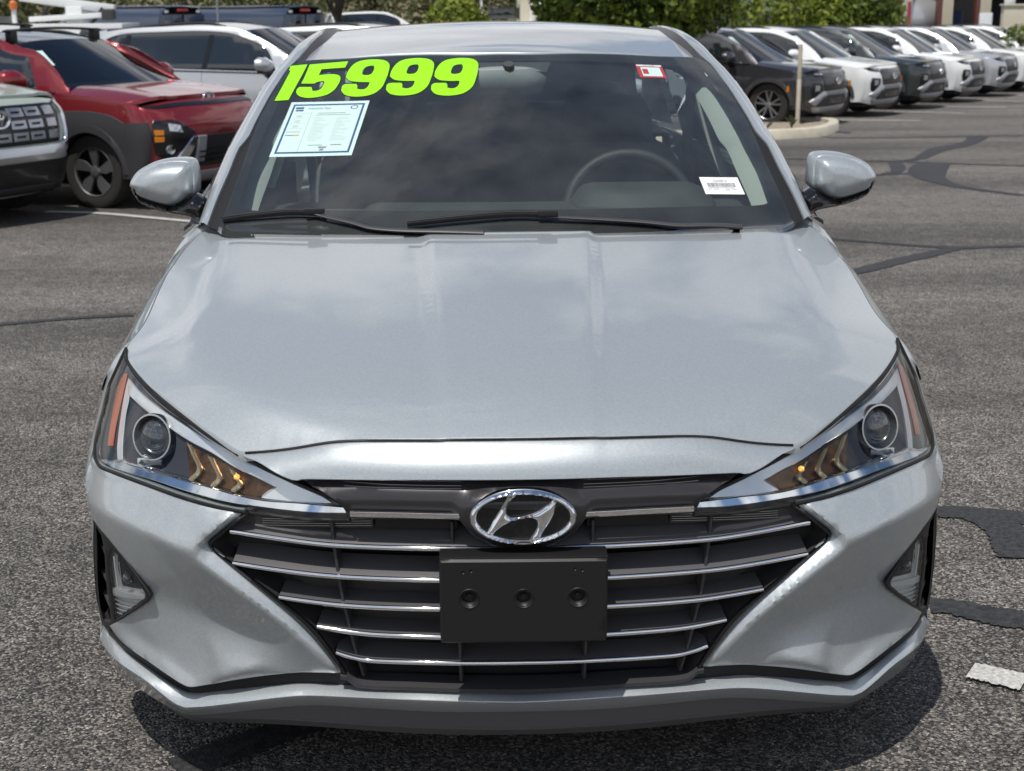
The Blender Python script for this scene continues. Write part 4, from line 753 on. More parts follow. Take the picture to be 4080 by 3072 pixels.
add('lower_black_trim', patch(low_half+[(0, .268)]+[(-x, z) for x, z in low_half[1:]][::-1], lambda x, z: (x, FB(x, z)+.020, z), .02, .05, edge=.002), satin_black, car)
# ---- grille ---------------------------------------------------------
grille = add('grille', patch([(0, .715), (.3, .71), (.42, .695), (.50, .64), (.585, .57), (.58, .545), (.46, .45), (.40, .41), (.34, .31), (.32, .285), (0, .28)]+[(-x, z) for x, z in [(.3, .71), (.42, .695), (.50, .64), (.585, .57), (.58, .545), (.46, .45), (.40, .41), (.34, .31), (.32, .285)][::-1]], lambda x, z: (x, .105+.5*F0(x), z), .05), void_black, car)
gi = crm([(.5100, .6345)]+XZ('gr_in2')[:0]+[(.4998, .632), (.5331, .605), (.5672, .5741), (.5794, .5613), (.5751, .5519), (.5224, .5144), (.4615, .4677), (.4163, .4314), (.3895, .4051), (.3663, .3705), (.3463, .3348), (.329, .3025), (.3167, .2955)][0:], 60)
go = crm(ck_gr[::-1]+[(.338, .302), (.331, .293)], 60)
A3 = np.array([(x, FB(x, z)+.010, z) for x, z in go]); B3 = np.array([(x, FB(x, z)+.006, z) for x, z in gi])
Cn = B3.copy(); Cn[:, 1] += .012
D_ = B3.copy(); D_[:, 0] -= .035; D_[:, 1] += .055
add2('grille_frame', loft([A3+np.array([.004, .02, 0]), A3, (A3+B3)/2+np.array([0, -.003, 0]), B3, Cn]), gloss_black, grille, 45)
add2('grille_side_wall', loft([Cn, D_]), deep_grey, grille)
bf = [(.345, .3085), (.329, .3065), (.3203, .2955), (.1996, .2927), (0, .2900)]
b1 = full(np.array([(x, FB(x, z)-.002, z) for x, z in crm(bf, 30)])); b0 = b1+np.array([0, .004, -.009]); b2 = b1+np.array([0, .05, .004])
add('grille_sill', loft([b0+np.array([0, .03, 0]), b0, b1, b2]), trim_grey, grille)
def bar_curve(k, off=.016, n=70):
    base = {'bar1': [(.5403, .5905), (.4549, .5846), (.362, .5790), (.2703, .5785), (.1814, .579), (0, .5790)], 'bar2': [(.5393, .5270), (.4581, .5220), (.3646, .5175), (.2724, .5170), (.15, .5172), (0, .5175)],
            'bar3': [(.4537, .4655), (.3986, .4618), (.3364, .4585), (.2592, .4580), (.15, .4585), (0, .4588)], 'bar4': [(.3845, .4085), (.3393, .4032), (.2927, .3998), (.2152, .3990), (.15, .3985), (0, .3990)],
            'bar5': [(.3515, .3540), (.3267, .3465), (.2956, .3410), (.2486, .3405), (.18, .3410), (0, .3420)]}[k]
    return full(np.array([(x, FB(x, z)+off, z) for x, z in crm(base, n//2)]))
for k, wt in (('bar1', .030), ('bar2', .028), ('bar3', .016), ('bar4', .016), ('bar5', .018)):
    c = bar_curve(k); back = c+np.array([0, .046, wt]); back[:, 0] *= .985; low = c+np.array([0, .034, -.012])
    b = add('grille_bar', loft([low, c+np.array([0, .001, -.004]), c+np.array([0, .0, .004]), c*.5+back*.5+np.array([0, -.004, .002]), back]), slat_grey, grille, 45)
    add('chrome_strip', tube(c+np.array([0, -.0035, .0]), .0048, 8, .75, 1.0), chrome, b, 60)
for k, z0, z1 in (('mid', .47, .512), ('low', .412, .452)):
    g = [(.30, z0), (.30, z1), (.13, z1), (.13, z0)] if False else None
pnl = [(0, .513), (.40, .513), (.455, .49), (.40, .466), (.0, .464)]
for pz in ([(.145, .468), (.385, .470), (.43, .492), (.40, .512), (.145, .514)], [(.145, .409), (.31, .410), (.355, .432), (.37, .452), (.145, .455)]):
    add2('blanking_panel', patch(pz, lambda x, z: (x, FB(x, z)+.058, z), .03), deep_grey, grille)
def ribs(pts, x_off=0):
    zs = pts
    return zs
RA = [(.3495, .6265), (.345, .5714), (.339, .515), (.3329, .4645), (.326, .424), (.3198, .3853), (.3137, .3524), (.302, .300)]
RB = [(.128, .6274), (.1274, .5687), (.1225, .47), (.1178, .3868), (.1174, .3382), (.1165, .297)]
for R in (RA, RB):
    q = crm(R[::-1], 40); f_ = np.array([(x, FB(x, z)+.022, z) for x, z in q]); w = np.array([.0033, 0, 0]); bk = np.array([-.002, .055, 0])
    add2('grille_rib', loft([f_-w+bk, f_-w, f_-w*.5-np.array([0, .002, 0]), f_+w*.5-np.array([0, .002, 0]), f_+w, f_+w+bk]), trim_grey, grille, 50)
# shield above the bars, carrying the badge
sh = [(0, .7135), (.1711, .7118), (.3179, .708), (.3616, .7065), (.396, .7055), (.4102, .7004), (.3768, .6891), (.348, .6758), (.3309, .6663), (.3196, .655), (.3135, .6449), (.3112, .634)]
sl = [(.2227, .6372), (.112, .6390), (.100, .625), (.085, .604), (.055, .5885), (0, .584)]
def shield(x, z):
    ax = abs(x)
    top = .7125-.05*ax*ax-.008*(ax/.4)**3
    ridge = .694-.06*max(0, ax-.24)
    d = .012
    if z > ridge: d += .020*sstep(ridge+.001, ridge+.012, z)
    bulge = -.016*sstep(.0, 1., (z-.634)/(ridge-.634))*(1-sstep(.6, 1., (z-.634)/(ridge-.634))) if z < ridge else 0
    e = math.hypot(x/.125, (z-.648)/.062); col = -.018*(1-sstep(.80, 1.06, e))
    return (x, FB(x, z)+d-.004+bulge*.8+col, z)
shield_o = add('grille_shield', patch(sh+sl+[(-x, z) for x, z in (sh+sl)[1:-1]][::-1], shield, .009, .03, edge=.002, step=.008), shield_grey, grille, 40)
for i in range(3):
    z0 = .7025-.004*i; c = np.array([(x, shield(x, z0-.03*max(0, x-.22)**1.5)[1]-.0012, z0-.03*max(0, x-.22)**1.5) for x in np.linspace(.11, .345-.012*i, 24)])
    add2('shield_groove', tube(c, .0009, 5), satin_chrome, shield_o)
c0 = [(.3110, .6455), (.2225, .647), (.1088, .6463)]; c0 = crm(c0, 24); c3 = np.array([(x, FB(x, z)-.004, z) for x, z in c0])
add2('shield_chrome', loft([c3+np.array([0, .006, .0058]), c3+np.array([0, .0, .0050]), c3+np.array([0, -.001, 0]), c3+np.array([0, .0015, -.0052]), c3+np.array([0, .008, -.006])]), chrome, shield_o, 50)
slot = [(.2685, .6318), (.14, .6345), (.118, .634), (.118, .612), (.2685, .6105)]
add2('air_slot', patch(slot, fb(.03), .03, .03, edge=0), void_black, grille)
up = [(.2720, .634), (.30, .634), (.33, .64), (.50, .625), (.535, .600), (.52, .598), (.272, .609)]
add2('upper_duct_panel', patch(up, fb(.032), .03), shield_grey, grille)
for i in range(4):
    z0 = .6275-.0042*i; c = np.array([(x, FB(x, z0)+.029, z0-.012*((x-.27)/.2)) for x in np.linspace(.275, .48, 16)])
    add2('duct_groove', tube(c, .0008, 5), satin_chrome, grille)
# badge
ring = [(.0944*math.cos(t), .6503+.0508*math.sin(t)) for t in np.linspace(0, 2*math.pi, 60, endpoint=False)]
rin = [(.0835*math.cos(t), .6503+.0430*math.sin(t)) for t in np.linspace(0, 2*math.pi, 60, endpoint=False)]
emblem = add('emblem', patch(ring, lambda x, z: (x, -.004, z), .012, .012, edge=.001), gloss_black, grille)
add('emblem_ring', patch(ring, lambda x, z: (x, -.010, z), .003, .010, holes=[rin], edge=.0006, step=.004, puff=(.007, .0052)), chrome, emblem, 60)
H = XZ('em_H')
add('emblem_letter', patch(H, lambda x, z: (x, -.011, z), .003, .006, edge=.0006, step=.003, puff=(.006, .008)), chrome, emblem, 50)
# number plate bracket
hol = [[(cx+.0155*math.cos(t), cz+.0150*math.sin(t)) for t in np.linspace(0, 2*math.pi, 20, endpoint=False)] for cx, cz in ((-.0975, .508), (-.0005, .507), (.0965, .5075))]
sm_h = [[(cx+.003*math.cos(t), cz+.003*math.sin(t)) for t in np.linspace(0, 2*math.pi, 8, endpoint=False)] for cx, cz in ((-.0936, .5603), (.0912, .5613), (-.108, .558), (.104, .559))]
po = [(-.1465, .5775), (.1465, .5755), (.1455, .4235), (-.1465, .4245)]
plate = add('plate_bracket', patch(po, lambda x, z: (x, -.034-.002*math.cos(x*9), z), .016, .022, holes=hol+sm_h, edge=.004, step=.010), satin_black, car, 42)
for cx, cz in ((-.0975, .508), (-.0005, .507), (.0965, .5075)):
    add('screw_recess', lathe((cx, -.0355, cz), (0, 1, 0), [(.0195, .0012), (.0178, -.0016), (.0155, .0), (.0125, .011), (.006, .0115), (.0055, .008), (.0, .0078)], 24), satin_black, plate, 40)
add('bracket_lip', box(-.1505, .1505, -.030, .02, .578, .5835, .0025), satin_black, plate)
# ---- headlights ------------------------------------------------------
ho = XZ('hl_out'); dk = XZ('hl_dark')
def grow(poly, d):
    P = np.array(poly); c = P.mean(0); nx = np.roll(P, -1, 0)-np.roll(P, 1, 0); n = np.stack([nx[:, 1], -nx[:, 0]], 1); n /= np.linalg.norm(n, axis=1)[:, None]
    a = .5*np.sum(P[:, 0]*np.roll(P[:, 1], -1)-P[:, 1]*np.roll(P[:, 0], -1)); return [tuple(q) for q in P+n*d*(1 if a > 0 else -1)]
hl = add2('headlight', patch(ho, fh(.075), .02, .05, edge=.0), gloss_black, car)
blk = [p for p in ho]
add2('lamp_black_mask', patch(ho, fh(.0225), .012, .05, holes=[grow(dk, .001)], edge=0), gloss_black, hl)
PX, PZ_ = DATA['hl_proj'][0][0], DATA['hl_proj'][0][2]
add2('lamp_bezel', patch(dk, fh(.032), .015, .0, holes=[[(PX+.049*math.cos(a), PZ_-.004+.047*math.sin(a)) for a in np.linspace(0, 2*math.pi, 24, endpoint=False)]]), lamp_dark, hl)
add2('chrome_trim', patch(XZ('hl_trim'), fh(.016), .008, .022, edge=.0015, step=.008), lamp_silver, hl, 40)
add2('lower_chrome_trim', patch(XZ('hl_low'), fh(.014), .008, .020, edge=.0015, step=.008), chrome, hl, 40)
add2('chrome_band', patch(XZ('hl_band'), fh(.018), .008, .016, edge=.0015, step=.008), lamp_silver, hl, 40)
oo = add2('side_reflector', patch(XZ('hl_orange'), fh(.018), .01, .016, edge=.001, step=.01), amber, hl)
px, py, pz_ = DATA['hl_proj'][0]
nrm = Vector((.42, -.86, .18)).normalized()
pc = Vector((px, FH(px, pz_)+.036, pz_))
pr = lathe(pc, nrm, [(.020, -.03), (.044, -.02), (.0475, .012), (.0465, .016), (.043, .016), (.041, .006), (.037, -.002)], 32)
pj = add2('projector', pr, satin_chrome, hl, 40)
add2('projector_lens', lathe(pc, nrm, [(.037, -.002), (.035, .006), (.028, .013), (.016, .018), (.0, .0195)], 32), lens_glass, pj, 80)
add2('projector_foot', xf(box(-.024, .024, -.004, .004, -.008, .006, .002), Matrix.Translation(pc+Vector((.014, -.012, -.046)))), lamp_silver, pj)
add2('amber_cavity', patch(XZ('hl_amber'), fh(.030), .015, .0), amber_inner, hl)
for k in ('hl_c1', 'hl_c2', 'hl_c3'):
    c = crm(XZ(k), 14); c = np.array([(x, FH(x, z)+.018, z) for x, z in c]); w = np.array([.0045, 0, .0025])
    add2('light_guide', loft([c-w+np.array([0, .012, 0]), c-w, c-w*.4-np.array([0, .004, 0]), c+w*.4-np.array([0, .004, 0]), c+w, c+w+np.array([0, .012, 0])]), guide, hl, 35)
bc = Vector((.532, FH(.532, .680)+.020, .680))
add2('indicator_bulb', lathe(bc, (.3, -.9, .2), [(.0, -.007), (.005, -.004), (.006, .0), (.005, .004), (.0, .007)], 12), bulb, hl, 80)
add2('lens', patch(ho, fh(.0), .012, .03, edge=.002, step=.01), clear, hl, 60)
gk = np.array([(x, FH(x, z)+.0015, z) for x, z in smooth_outline(grow(ho, .004), .008)]); gk = np.vstack([gk, gk[:2]])
add2('lamp_seal', tube(gk, .0036, 6, cap=False), rubber, hl, 60)
hsid = crm([p for p in D3('hood_side')]+[D3('hood_fender')[0]], 40); hsid = hsid+np.array([.004, .006, -.009])
add2('bonnet_gap_seal', tube(hsid, .006, 6), rubber, car, 60)
# ---- fog lamps ---------------------------------------------------------
fg = XZ('fg_out'); fl = XZ('fg_lens')
fog = add2('fog_lamp', patch(grow(fg, -.001), fb(.050), .02, .03, edge=0), void_black, car)
fr_in = [(.8575, .519), (.8390, .509), (.8340, .490), (.833, .468), (.8375, .43), (.842, .38), (.8440, .31), (.852, .292), (.882, .272), (.892, .285), (.893, .32), (.878, .40), (.863, .47)]
add2('fog_surround', patch(fg, fb(.006), .012, .04, holes=[fl, fr_in], edge=.002, step=.010), satin_black, fog, 40)
fog_white = mat('fog_reflector', (.72, .73, .72), .3, .35)
add2('fog_reflector', patch(grow(fl, .002), fb(.024), .02), fog_white, fog)
dkz = [(.800, .478), (.770, .452), (.745, .425), (.795, .412), (.803, .44)]
add2('fog_bowl', patch(dkz, fb(.021), .015), lamp_dark, fog)
fs = [(.8261, .392), (.736, .4185), (.736, .409), (.8300, .376)]
add2('fog_shelf', patch(fs, fb(.012), .012, .02, edge=.001), fog_white, fog)
add2('fog_bulb', lathe((.775, FB(.775, .44)+.016, .44), (0, -1, 0), [(.013, -.01), (.012, .0), (.008, .006), (0, .008)], 14), lens_glass, fog, 80)
for i in range(6):
    z0 = .365-.0105*i; x0 = .829; x1 = max(.742+.0118*i*.9, .735); c = np.array([(x, FB(x, z0)+.017, z0+.26*(x0-x)) for x in np.linspace(x0, x1+.01*i, 8)])
    add2('fog_flute', tube(c, .0013, 5), fog_white, fog)
for i in range(3):
    c = np.array([(.806-.009*i, FB(.8, z)+.015, z) for z in np.linspace(.405, .478-.012*i, 6)])
    add2('fog_flute', tube(c, .0012, 5), fog_white, fog)
add2('fog_lens', patch(fl, fb(.008), .012, .02, edge=.001), clear, fog, 60)
for cx, cz in ((.852, .462), (.8625, .391), (.869, .330)):
    w = [(cx+.016, FB(cx+.016, cz)+.03, cz), (cx-.022, FB(cx-.022, cz)+.02, cz+.010), (cx-.022, FB(cx-.022, cz)+.02, cz-.010), (cx-.022, FB(cx-.022, cz)+.06, cz+.016), (cx+.016, FB(cx+.016, cz)+.07, cz+.008)]
    add2('fog_fin', (w, [(0, 1, 2), (0, 4, 3, 1), (0, 2, 3, 4), (1, 3, 2)]), trim_grey, fog, None)
# ---- front wings and body sides -----------------------------------------
HFp = D3('hood_fender'); tipx = (.8263, FH(.8263, .8277), .8277)
lens_edge = [(.8784, .6290), (.8782, .6370), (.8765, .6533), (.8768, .6807), (.8710, .7114), (.8672, .7469), (.8584, .7664), (.8385, .8065)]
Kc = [(x, FH(x, z)+.003, z) for x, z in lens_edge]+[(.8290, .590, .8335)]+[(p[0]+.004, p[1], p[2]-.002) for p in HFp[1:]]+[(.775, 1.262, 1.002), (.800, 1.345, .985), (.832, 1.42, .968)]
nK = 90; Kc = crm(Kc, nK)
def kend(p):
    x, y, z = p
    t = sstep(.60, .84, z)           # 0 at the lamp's foot, 1 along the bonnet
    w2 = sstep(.73, .835, z); zz_ = z-.095*w2
    return (cub_tab(SXT, zz_), (.565 if z < .63 else y+.12*(1-w2)+.03), zz_)
Ke = np.array([kend(p) for p in Kc])
def kmid(s, bow):
    r = Kc*(1-s)+Ke*s; t = np.array([sstep(.66, .85, p[2]) for p in Kc])
    r[:, 0] += bow*(1-.35*t)*np.minimum(1, (.95-Kc[:, 0])/.06*.6); r[:, 2] += bow*.75*t; r[:, 1] -= bow*.5*(1-t); return r
bows = [(.12, .004), (.3, .008), (.5, .010), (.7, .008), (.88, .004)]
inner = Kc+np.array([-.006, .004, -.014])
add2('front_wing', loft([inner, Kc]+[kmid(s, b) for s, b in bows]+[Ke]), silver, car, 40)
def sx(y, z):
    """half width of the body side"""
    return cub_tab(SXT, z)-.035*max(0, (y-3.4)/1.2)**2
def arch(yc, r=.355, a0=0, a1=180, n=14, zc=.32): return [(yc-r*math.cos(math.radians(a)), zc+r*math.sin(math.radians(a))) for a in np.linspace(a0, a1, n)]
wing_side = [(.525, .20), (.53, .42)]+[q for q in arch(.90, .36, 20, 175)]+[(1.26, .24), (1.42, .24), (1.42, .97), (1.30, .945)]
ke_top = [(p[1], p[2]) for p in Ke[::5]][::-1]
side_front = [(.545, .30), (.55, .42)]+[q for q in arch(.90, .36, 22, 172)]+[(1.27, .22), (1.40, .22), (1.41, .60), (1.412, .865)]+[q for q in ke_top if q[0] < 1.40]+[(.545, .628)]
add2('wing_side', patch(side_front, lambda y, z: (sx(y, z), y, z), .05, .02, (-1, 0, 0), step=.03), silver, car, 40)
belt = lambda y: .955+.035*sstep(1.3, 3.6, y)
d1 = [(1.415, .26), (2.46, .26), (2.46, belt(2.46)), (1.41, belt(1.41)-.015), (1.415, .6)]
d2 = [(2.468, .26), (3.22, .26), (3.30, .45), (3.36, .60), (3.44, .70), (3.40, belt(3.4)), (2.468, belt(2.468))]
qt = [(3.448, .705), (3.60, .735)]+arch(3.60, .36, 100, 175)+[(4.05, .22), (4.45, .28), (4.60, .60), (4.50, .98), (3.408, belt(3.4))]
for nm, ol in (('front_door', d1), ('rear_door', d2), ('rear_wing', qt)):
    dd = add2(nm, patch(ol, lambda y, z: (sx(y, z), y, z), .08, .02, (-1, 0, 0), step=.04), silver, car, 40)
    if 'door' in nm:
        yh = ol[1][0]-.16; add2('door_handle', xf(box(-.012, .022, -.09, .09, -.014, .014, .006), Matrix.Translation((sx(yh, .80), yh, .80))), silver, dd)
add('floor_pan', box(-.86, .86, .45, 4.4, .17, .24), void_black, car)
# ---- windscreen, pillars, roof -------------------------------------------
wsl = [(.7330, .9985), (.7274, 1.0055), (.7192, 1.0539), (.7094, 1.1143), (.7044, 1.1558), (.6956, 1.2231), (.6795, 1.2735), (.6613, 1.3219), (.6392, 1.3629), (.6193, 1.3760)]
wst = [(.595, 1.3805), (.4595, 1.3895), (.3349, 1.3970), (.2258, 1.4002), (.09, 1.4024)]
wsb = [(0, .985), (.25, .984), (.45, .983), (.60, .983), (.70, .985)]
W_ = lambda off=0.: (lambda x, z: (x, Wd(x, z)+off, z))
wh = wsb+wsl+wst
ws_out = wh+[(0, 1.4030)]+[(-x, z) for x, z in wh[1:]][::-1]
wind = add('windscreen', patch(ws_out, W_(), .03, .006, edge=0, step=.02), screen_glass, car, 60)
fi = [(.0, 1.0420), (.2457, 1.0409), (.4771, 1.0394), (.6534, 1.0365), (.6750, 1.0400), (.6845, 1.050), (.6830, 1.075), (.6800, 1.13), (.6665, 1.19), (.6551, 1.235), (.6400, 1.285), (.6230, 1.325), (.605, 1.345), (.575, 1.352), (.45, 1.366), (.25, 1.377), (0, 1.381)]
fi_full = fi+[(-x, z) for x, z in fi[1:-1]][::-1]
add('windscreen_border', patch(ws_out, W_(.004), .03, .0, holes=[fi_full], step=.015), frit, wind)
# A pillars: from the wing up and back along the roof edge
pin = np.array([(.7554, 1.174, 1.007), (.7487, 1.2941, 1.0586), (.7371, 1.4159, 1.1108), (.7249, 1.5561, 1.1697), (.7106, 1.5896, 1.186), (.6996, 1.6788, 1.2237), (.6876, 1.7664, 1.2606), (.6744, 1.8518, 1.2967), (.6607, 1.9163, 1.3247), (.643, 1.9998, 1.3607), (.6291, 2.03, 1.3741), (.6202, 2.055, 1.3851), (.605, 2.13, 1.416), (.592, 2.22, 1.440), (.580, 2.35, 1.458), (.572, 2.6, 1.470), (.570, 3.0, 1.462), (.575, 3.4, 1.42)])
pout = np.array([(.7915, 1.245, .999), (.7886, 1.3453, 1.0405), (.7837, 1.45, 1.085), (.7803, 1.5058, 1.1071), (.7717, 1.6146, 1.152), (.7587, 1.7195, 1.1957), (.7457, 1.8133, 1.2348), (.7321, 1.9117, 1.2755), (.7198, 1.9845, 1.306), (.7054, 2.0458, 1.3325), (.6932, 2.0839, 1.3498), (.6743, 2.1386, 1.375), (.6580, 2.21, 1.400), (.6420, 2.30, 1.421), (.630, 2.42, 1.436), (.622, 2.62, 1.446), (.620, 3.0, 1.438), (.625, 3.4, 1.398)])
pa = crm(pin, 70); pb = crm(pout, 70)
mid1 = pa*.72+pb*.28+np.array([.001, -.006, .006]); mid2 = pa*.35+pb*.65+np.array([.003, -.006, .006]); ped = pb+np.array([.006, .018, -.012])
add2('a_pillar', loft([pa+np.array([-.004, .012, -.010]), pa, mid1, mid2, pb, ped]), silver, car, 50)
wse = crm([(x, Wd(x, z)-.001, z) for x, z in wsl], 50)
pa2 = pa[:50]; k_ = crm(pin[:12], 50)
add2('pillar_seal', loft([wse+np.array([-.010, 0, .0005]), wse, (wse+k_)/2+np.array([0, .004, -.002]), k_+np.array([.001, .006, -.004])]), rubber, car, 50)
def Rf(x, y):
    zc = cub_tab([(1.86, 1.393), (1.90, 1.4050), (1.96, 1.4200), (2.05, 1.4360), (2.2, 1.4570), (2.4, 1.4790), (2.6, 1.4895), (2.85, 1.4880), (3.1, 1.473), (3.4, 1.432), (3.5, 1.412)], y)
    k = cub_tab([(1.9, .15), (2.05, .158), (2.3, .125), (2.6, .100), (3.4, .10)], y)
    return (x, y, zc-k*x*x)
rft = [(0, 1.8985), (.09, 1.8995)]+[(x, Wd(x, z)+.001) for x, z in wst[::-1][1:]]
rfs = [(.588, 2.13), (.572, 2.22), (.553, 2.32), (.542, 2.6), (.540, 3.0), (.545, 3.40)]
rh = rft+rfs
add('roof', patch(rh+[(0, 3.44)]+[(-x, y) for x, y in rh[1:]][::-1], Rf, .04, .014, (0, 0, -1), edge=.003, step=.025), silver, car, 40)
dt = np.array([Rf(x, y) for x, y in crm([(rft[-1][0]+.001, rft[-1][1])]+rfs, 40)])
da = crm(pin[10:], 40)
add2('roof_moulding', loft([dt+np.array([-.004, 0, -.004]), dt*.75+da*.25+np.array([0, 0, -.006]), dt*.3+da*.7+np.array([0, 0, -.006]), da+np.array([.004, 0, -.003])]), trim_grey, car, 60)
# side windows and rear end
gb = [(.866, 1.50, .965), (.868, 2.0, .972), (.868, 2.6, .985), (.855, 3.2, .998), (.81, 3.75, 1.01)]
gt = [(.776, 1.56, 1.115), (.716, 2.02, 1.31), (.640, 2.5, 1.432), (.630, 3.0, 1.425), (.68, 3.55, 1.30)]
gb_, gt_ = crm(gb, 40), crm(gt, 40)
sg = add2('side_window', loft([gb_, gb_*.5+gt_*.5+np.array([.012, 0, 0]), gt_]), side_glass, car, 60)
bpil = lambda y0, y1: loft([np.array([(np.interp(y, gb_[:, 1], gb_[:, 0])+.004, y, np.interp(y, gb_[:, 1], gb_[:, 2])), ((np.interp(y, gb_[:, 1], gb_[:, 0])+np.interp(y+.06, gt_[:, 1], gt_[:, 0]))/2+.017, y+.03, (np.interp(y, gb_[:, 1], gb_[:, 2])+np.interp(y+.06, gt_[:, 1], gt_[:, 2]))/2), (np.interp(y+.06, gt_[:, 1], gt_[:, 0])+.004, y+.06, np.interp(y+.06, gt_[:, 1], gt_[:, 2]))]) for y in (y0, y1)])
add2('b_pillar', bpil(2.40, 2.50), gloss_black, car)
dshoulder = loft([np.array([(sx(y, belt(y)-.002), y, belt(y)-.002) for y in np.linspace(1.43, 3.9, 30)]), np.array([(np.interp(y, gb_[:, 1], gb_[:, 0])-.0, y, np.interp(y, gb_[:, 1], gb_[:, 2])) for y in np.linspace(1.43, 3.9, 30)])])
add2('shoulder', dshoulder, silver, car, 50)
add2('mirror_quarter_trim', ([(.80, 1.30, .99), (.872, 1.52, .962), (.775, 1.57, 1.118), (.787, 1.42, 1.07)], [(0, 1, 2, 3)]), gloss_black, car, None)
rwin = [np.array([(x, 3.42+.10*(1-(x/.56)**2)-.0, 1.418-.03*(x/.56)**2) for x in np.linspace(-.55, .55, 16)]), np.array([(x*1.18, 4.02-.06*(x/.56)**2, 1.07) for x in np.linspace(-.55, .55, 16)])]
add('rear_window', loft(rwin), side_glass, car, 60)
add2('c_pillar', loft([np.array([(.575, 3.40, 1.42), (.625, 3.70, 1.27), (.655, 3.96, 1.07)]), np.array([(.63, 3.40, 1.398), (.70, 3.66, 1.22), (.80, 3.98, 1.03)])]), silver, car, 50)
add('boot_lid', loft([np.array([(x, y, z-.03*(x/.8)**2) for x in np.linspace(-.80, .80, 12)]) for y, z in ((3.98, 1.07), (4.3, 1.06), (4.52, 1.04), (4.6, .9), (4.62, .6), (4.55, .28))]), silver, car, 40)
# wheels
def wheel(x, y, r=.322, w=.205, s=1, name='wheel', parent=None, zc=None, rim=alloy, n=5, tm=tyre_m, spoke=.030):
    zc = r if zc is None else zc; hub = r*.70
    t = add(name, lathe((x, y, zc), (s, 0, 0), [(hub, -w*.46), (r*.90, -w*.5), (r, -w*.36), (r, w*.36), (r*.93, w*.5), (hub+.004, w*.46), (hub-.012, w*.30)], 36), tm, parent, 45)
    g = [lathe((x, y, zc), (s, 0, 0), [(hub-.002, w*.46), (hub-.022, w*.43), (hub-.030, w*.05), (.05, w*.02), (.0, w*.02)], 32)]
    for k in range(n):
        for dth in (-.13, .13):
            a = 2*math.pi*k/n+.3; a2 = a+dth
            p0 = Vector((x+s*w*.34, y+.035*math.cos(a), zc+.035*math.sin(a))); p1 = Vector((x+s*w*.42, y+(hub-.012)*math.cos(a2), zc+(hub-.012)*math.sin(a2)))
            tdir = Vector((0, -math.sin(a2), math.cos(a2)))*spoke*.5; dp = Vector((-s*.035, 0, 0))
            q = [p0-tdir, p0+tdir, p1+tdir, p1-tdir]; q += [v+dp for v in q]
            f_ = [(0, 1, 2, 3), (0, 4, 5, 1), (1, 5, 6, 2), (2, 6, 7, 3), (3, 7, 4, 0)]
            if s < 0: f_ = [t_[::-1] for t_ in f_]
            g.append(([tuple(v) for v in q], f_))
    g.append(lathe((x+s*w*.34, y, zc), (s, 0, 0), [(.055, -.02), (.052, .006), (.03, .012), (0, .013)], 16))
    add('rim', join(*g), rim, t, 30); return t
for s in (1, -1):
    for y in (.90, 3.60): wheel(s*.80, y, s=s, parent=car)
# ---- door mirrors ----------------------------------------------------------
mo = XZ('mir'); mlow = XZ('mir_low'); arm = XZ('mir_arm')
def mfn(y0): return lambda x, z: (x, y0+.10*(x-.83), z)
seam = XZ('mir_seam'); ms = crm(seam, 12)
tweak = lambda P: [(x+.020-.013*(x-min(q[0] for q in mo))/.15, z) for x, z in P]
_zc = .5*(min(q[1] for q in mo)+max(q[1] for q in mo)); tw0 = tweak; tweak = lambda P: [(x, _zc-.010+(z-_zc)*.91) for x, z in tw0(P)]
cap_o = tweak(mo); mlow = tweak(mlow); ms = np.array(tweak(list(map(tuple, ms)))); arm = tweak(arm)
mr_ = add2('door_mirror', patch(cap_o, mfn(1.40), .006, .085, edge=.004, step=.006, puff=(.052, .045)), silver, car, 60)
# lower facet of the cap turns under along the seam; black shell below
add2('mirror_lower', patch([(ms[0][0]+.001, ms[0][1]-.001)]+mlow[1:10]+mlow[10:], mfn(1.405), .006, .070, edge=.003, step=.006, puff=(.024, .016)), gloss_black, mr_, 50)
am = arm; xa = min(p[0] for p in am)
add2('mirror_stalk', patch(arm[:4]+[(.80, 1.035), (.79, .965)]+arm[5:], lambda x, z: (x, 1.385-.05*(.90-x), z), .010, .06, edge=.004, puff=(.026, .025)), gloss_black, mr_, 50)
# ---- wipers and cowl --------------------------------------------------------
add('cowl', loft([np.array([(x, y, z) for x, y, z in [(p[0], Wd(p[0], .985)-.035, .972) for p in [(q,) for q in np.linspace(-.665, .665, 30)]]]), np.array([(x, Wd(x, .99)+.005, .983) for x in np.linspace(-.665, .665, 30)]), np.array([(x, Wd(x, .985)+.06, .95) for x in np.linspace(-.665, .665, 30)])]), satin_black, car)
def wip(name, blade, arm_, wide):
    w = add(name, tube(crm(blade, 30), .0055, 6, .7, 1.1), rubber, car, 50)
    b = np.array(blade, float)+np.array([0, -.010, .010]); add('blade_spine', tube(crm(b, 30), .0045, 6, 1., .6), satin_black, w, 50)
    q = crm(arm_, 30); add('wiper_arm', tube(q, .012, 8, 1.1, .55, rr=np.linspace(.0065, .0125, 30)), trim_grey, w, 50)
    m_ = Vector(blade[-1]); add('blade_joint', xf(box(-.035, .015, -.010, .010, -.004, .009, .003), Matrix.Translation(m_+Vector((0, -.006, .006)))), satin_black, w)
    return w
wip('wiper', [(-.717, 1.185, 1.0165), (-.6413, 1.178, 1.0265), (-.5422, 1.168, 1.0355), (-.4712, 1.153, 1.0345)], [(-.4812, 1.146, 1.036), (-.4397, 1.126, 1.028), (-.3794, 1.098, 1.018), (-.3394, 1.078, 1.0095), (-.27, 1.062, 1.005), (-.17, 1.054, 1.003), (-.06, 1.046, 1.000)], 1)
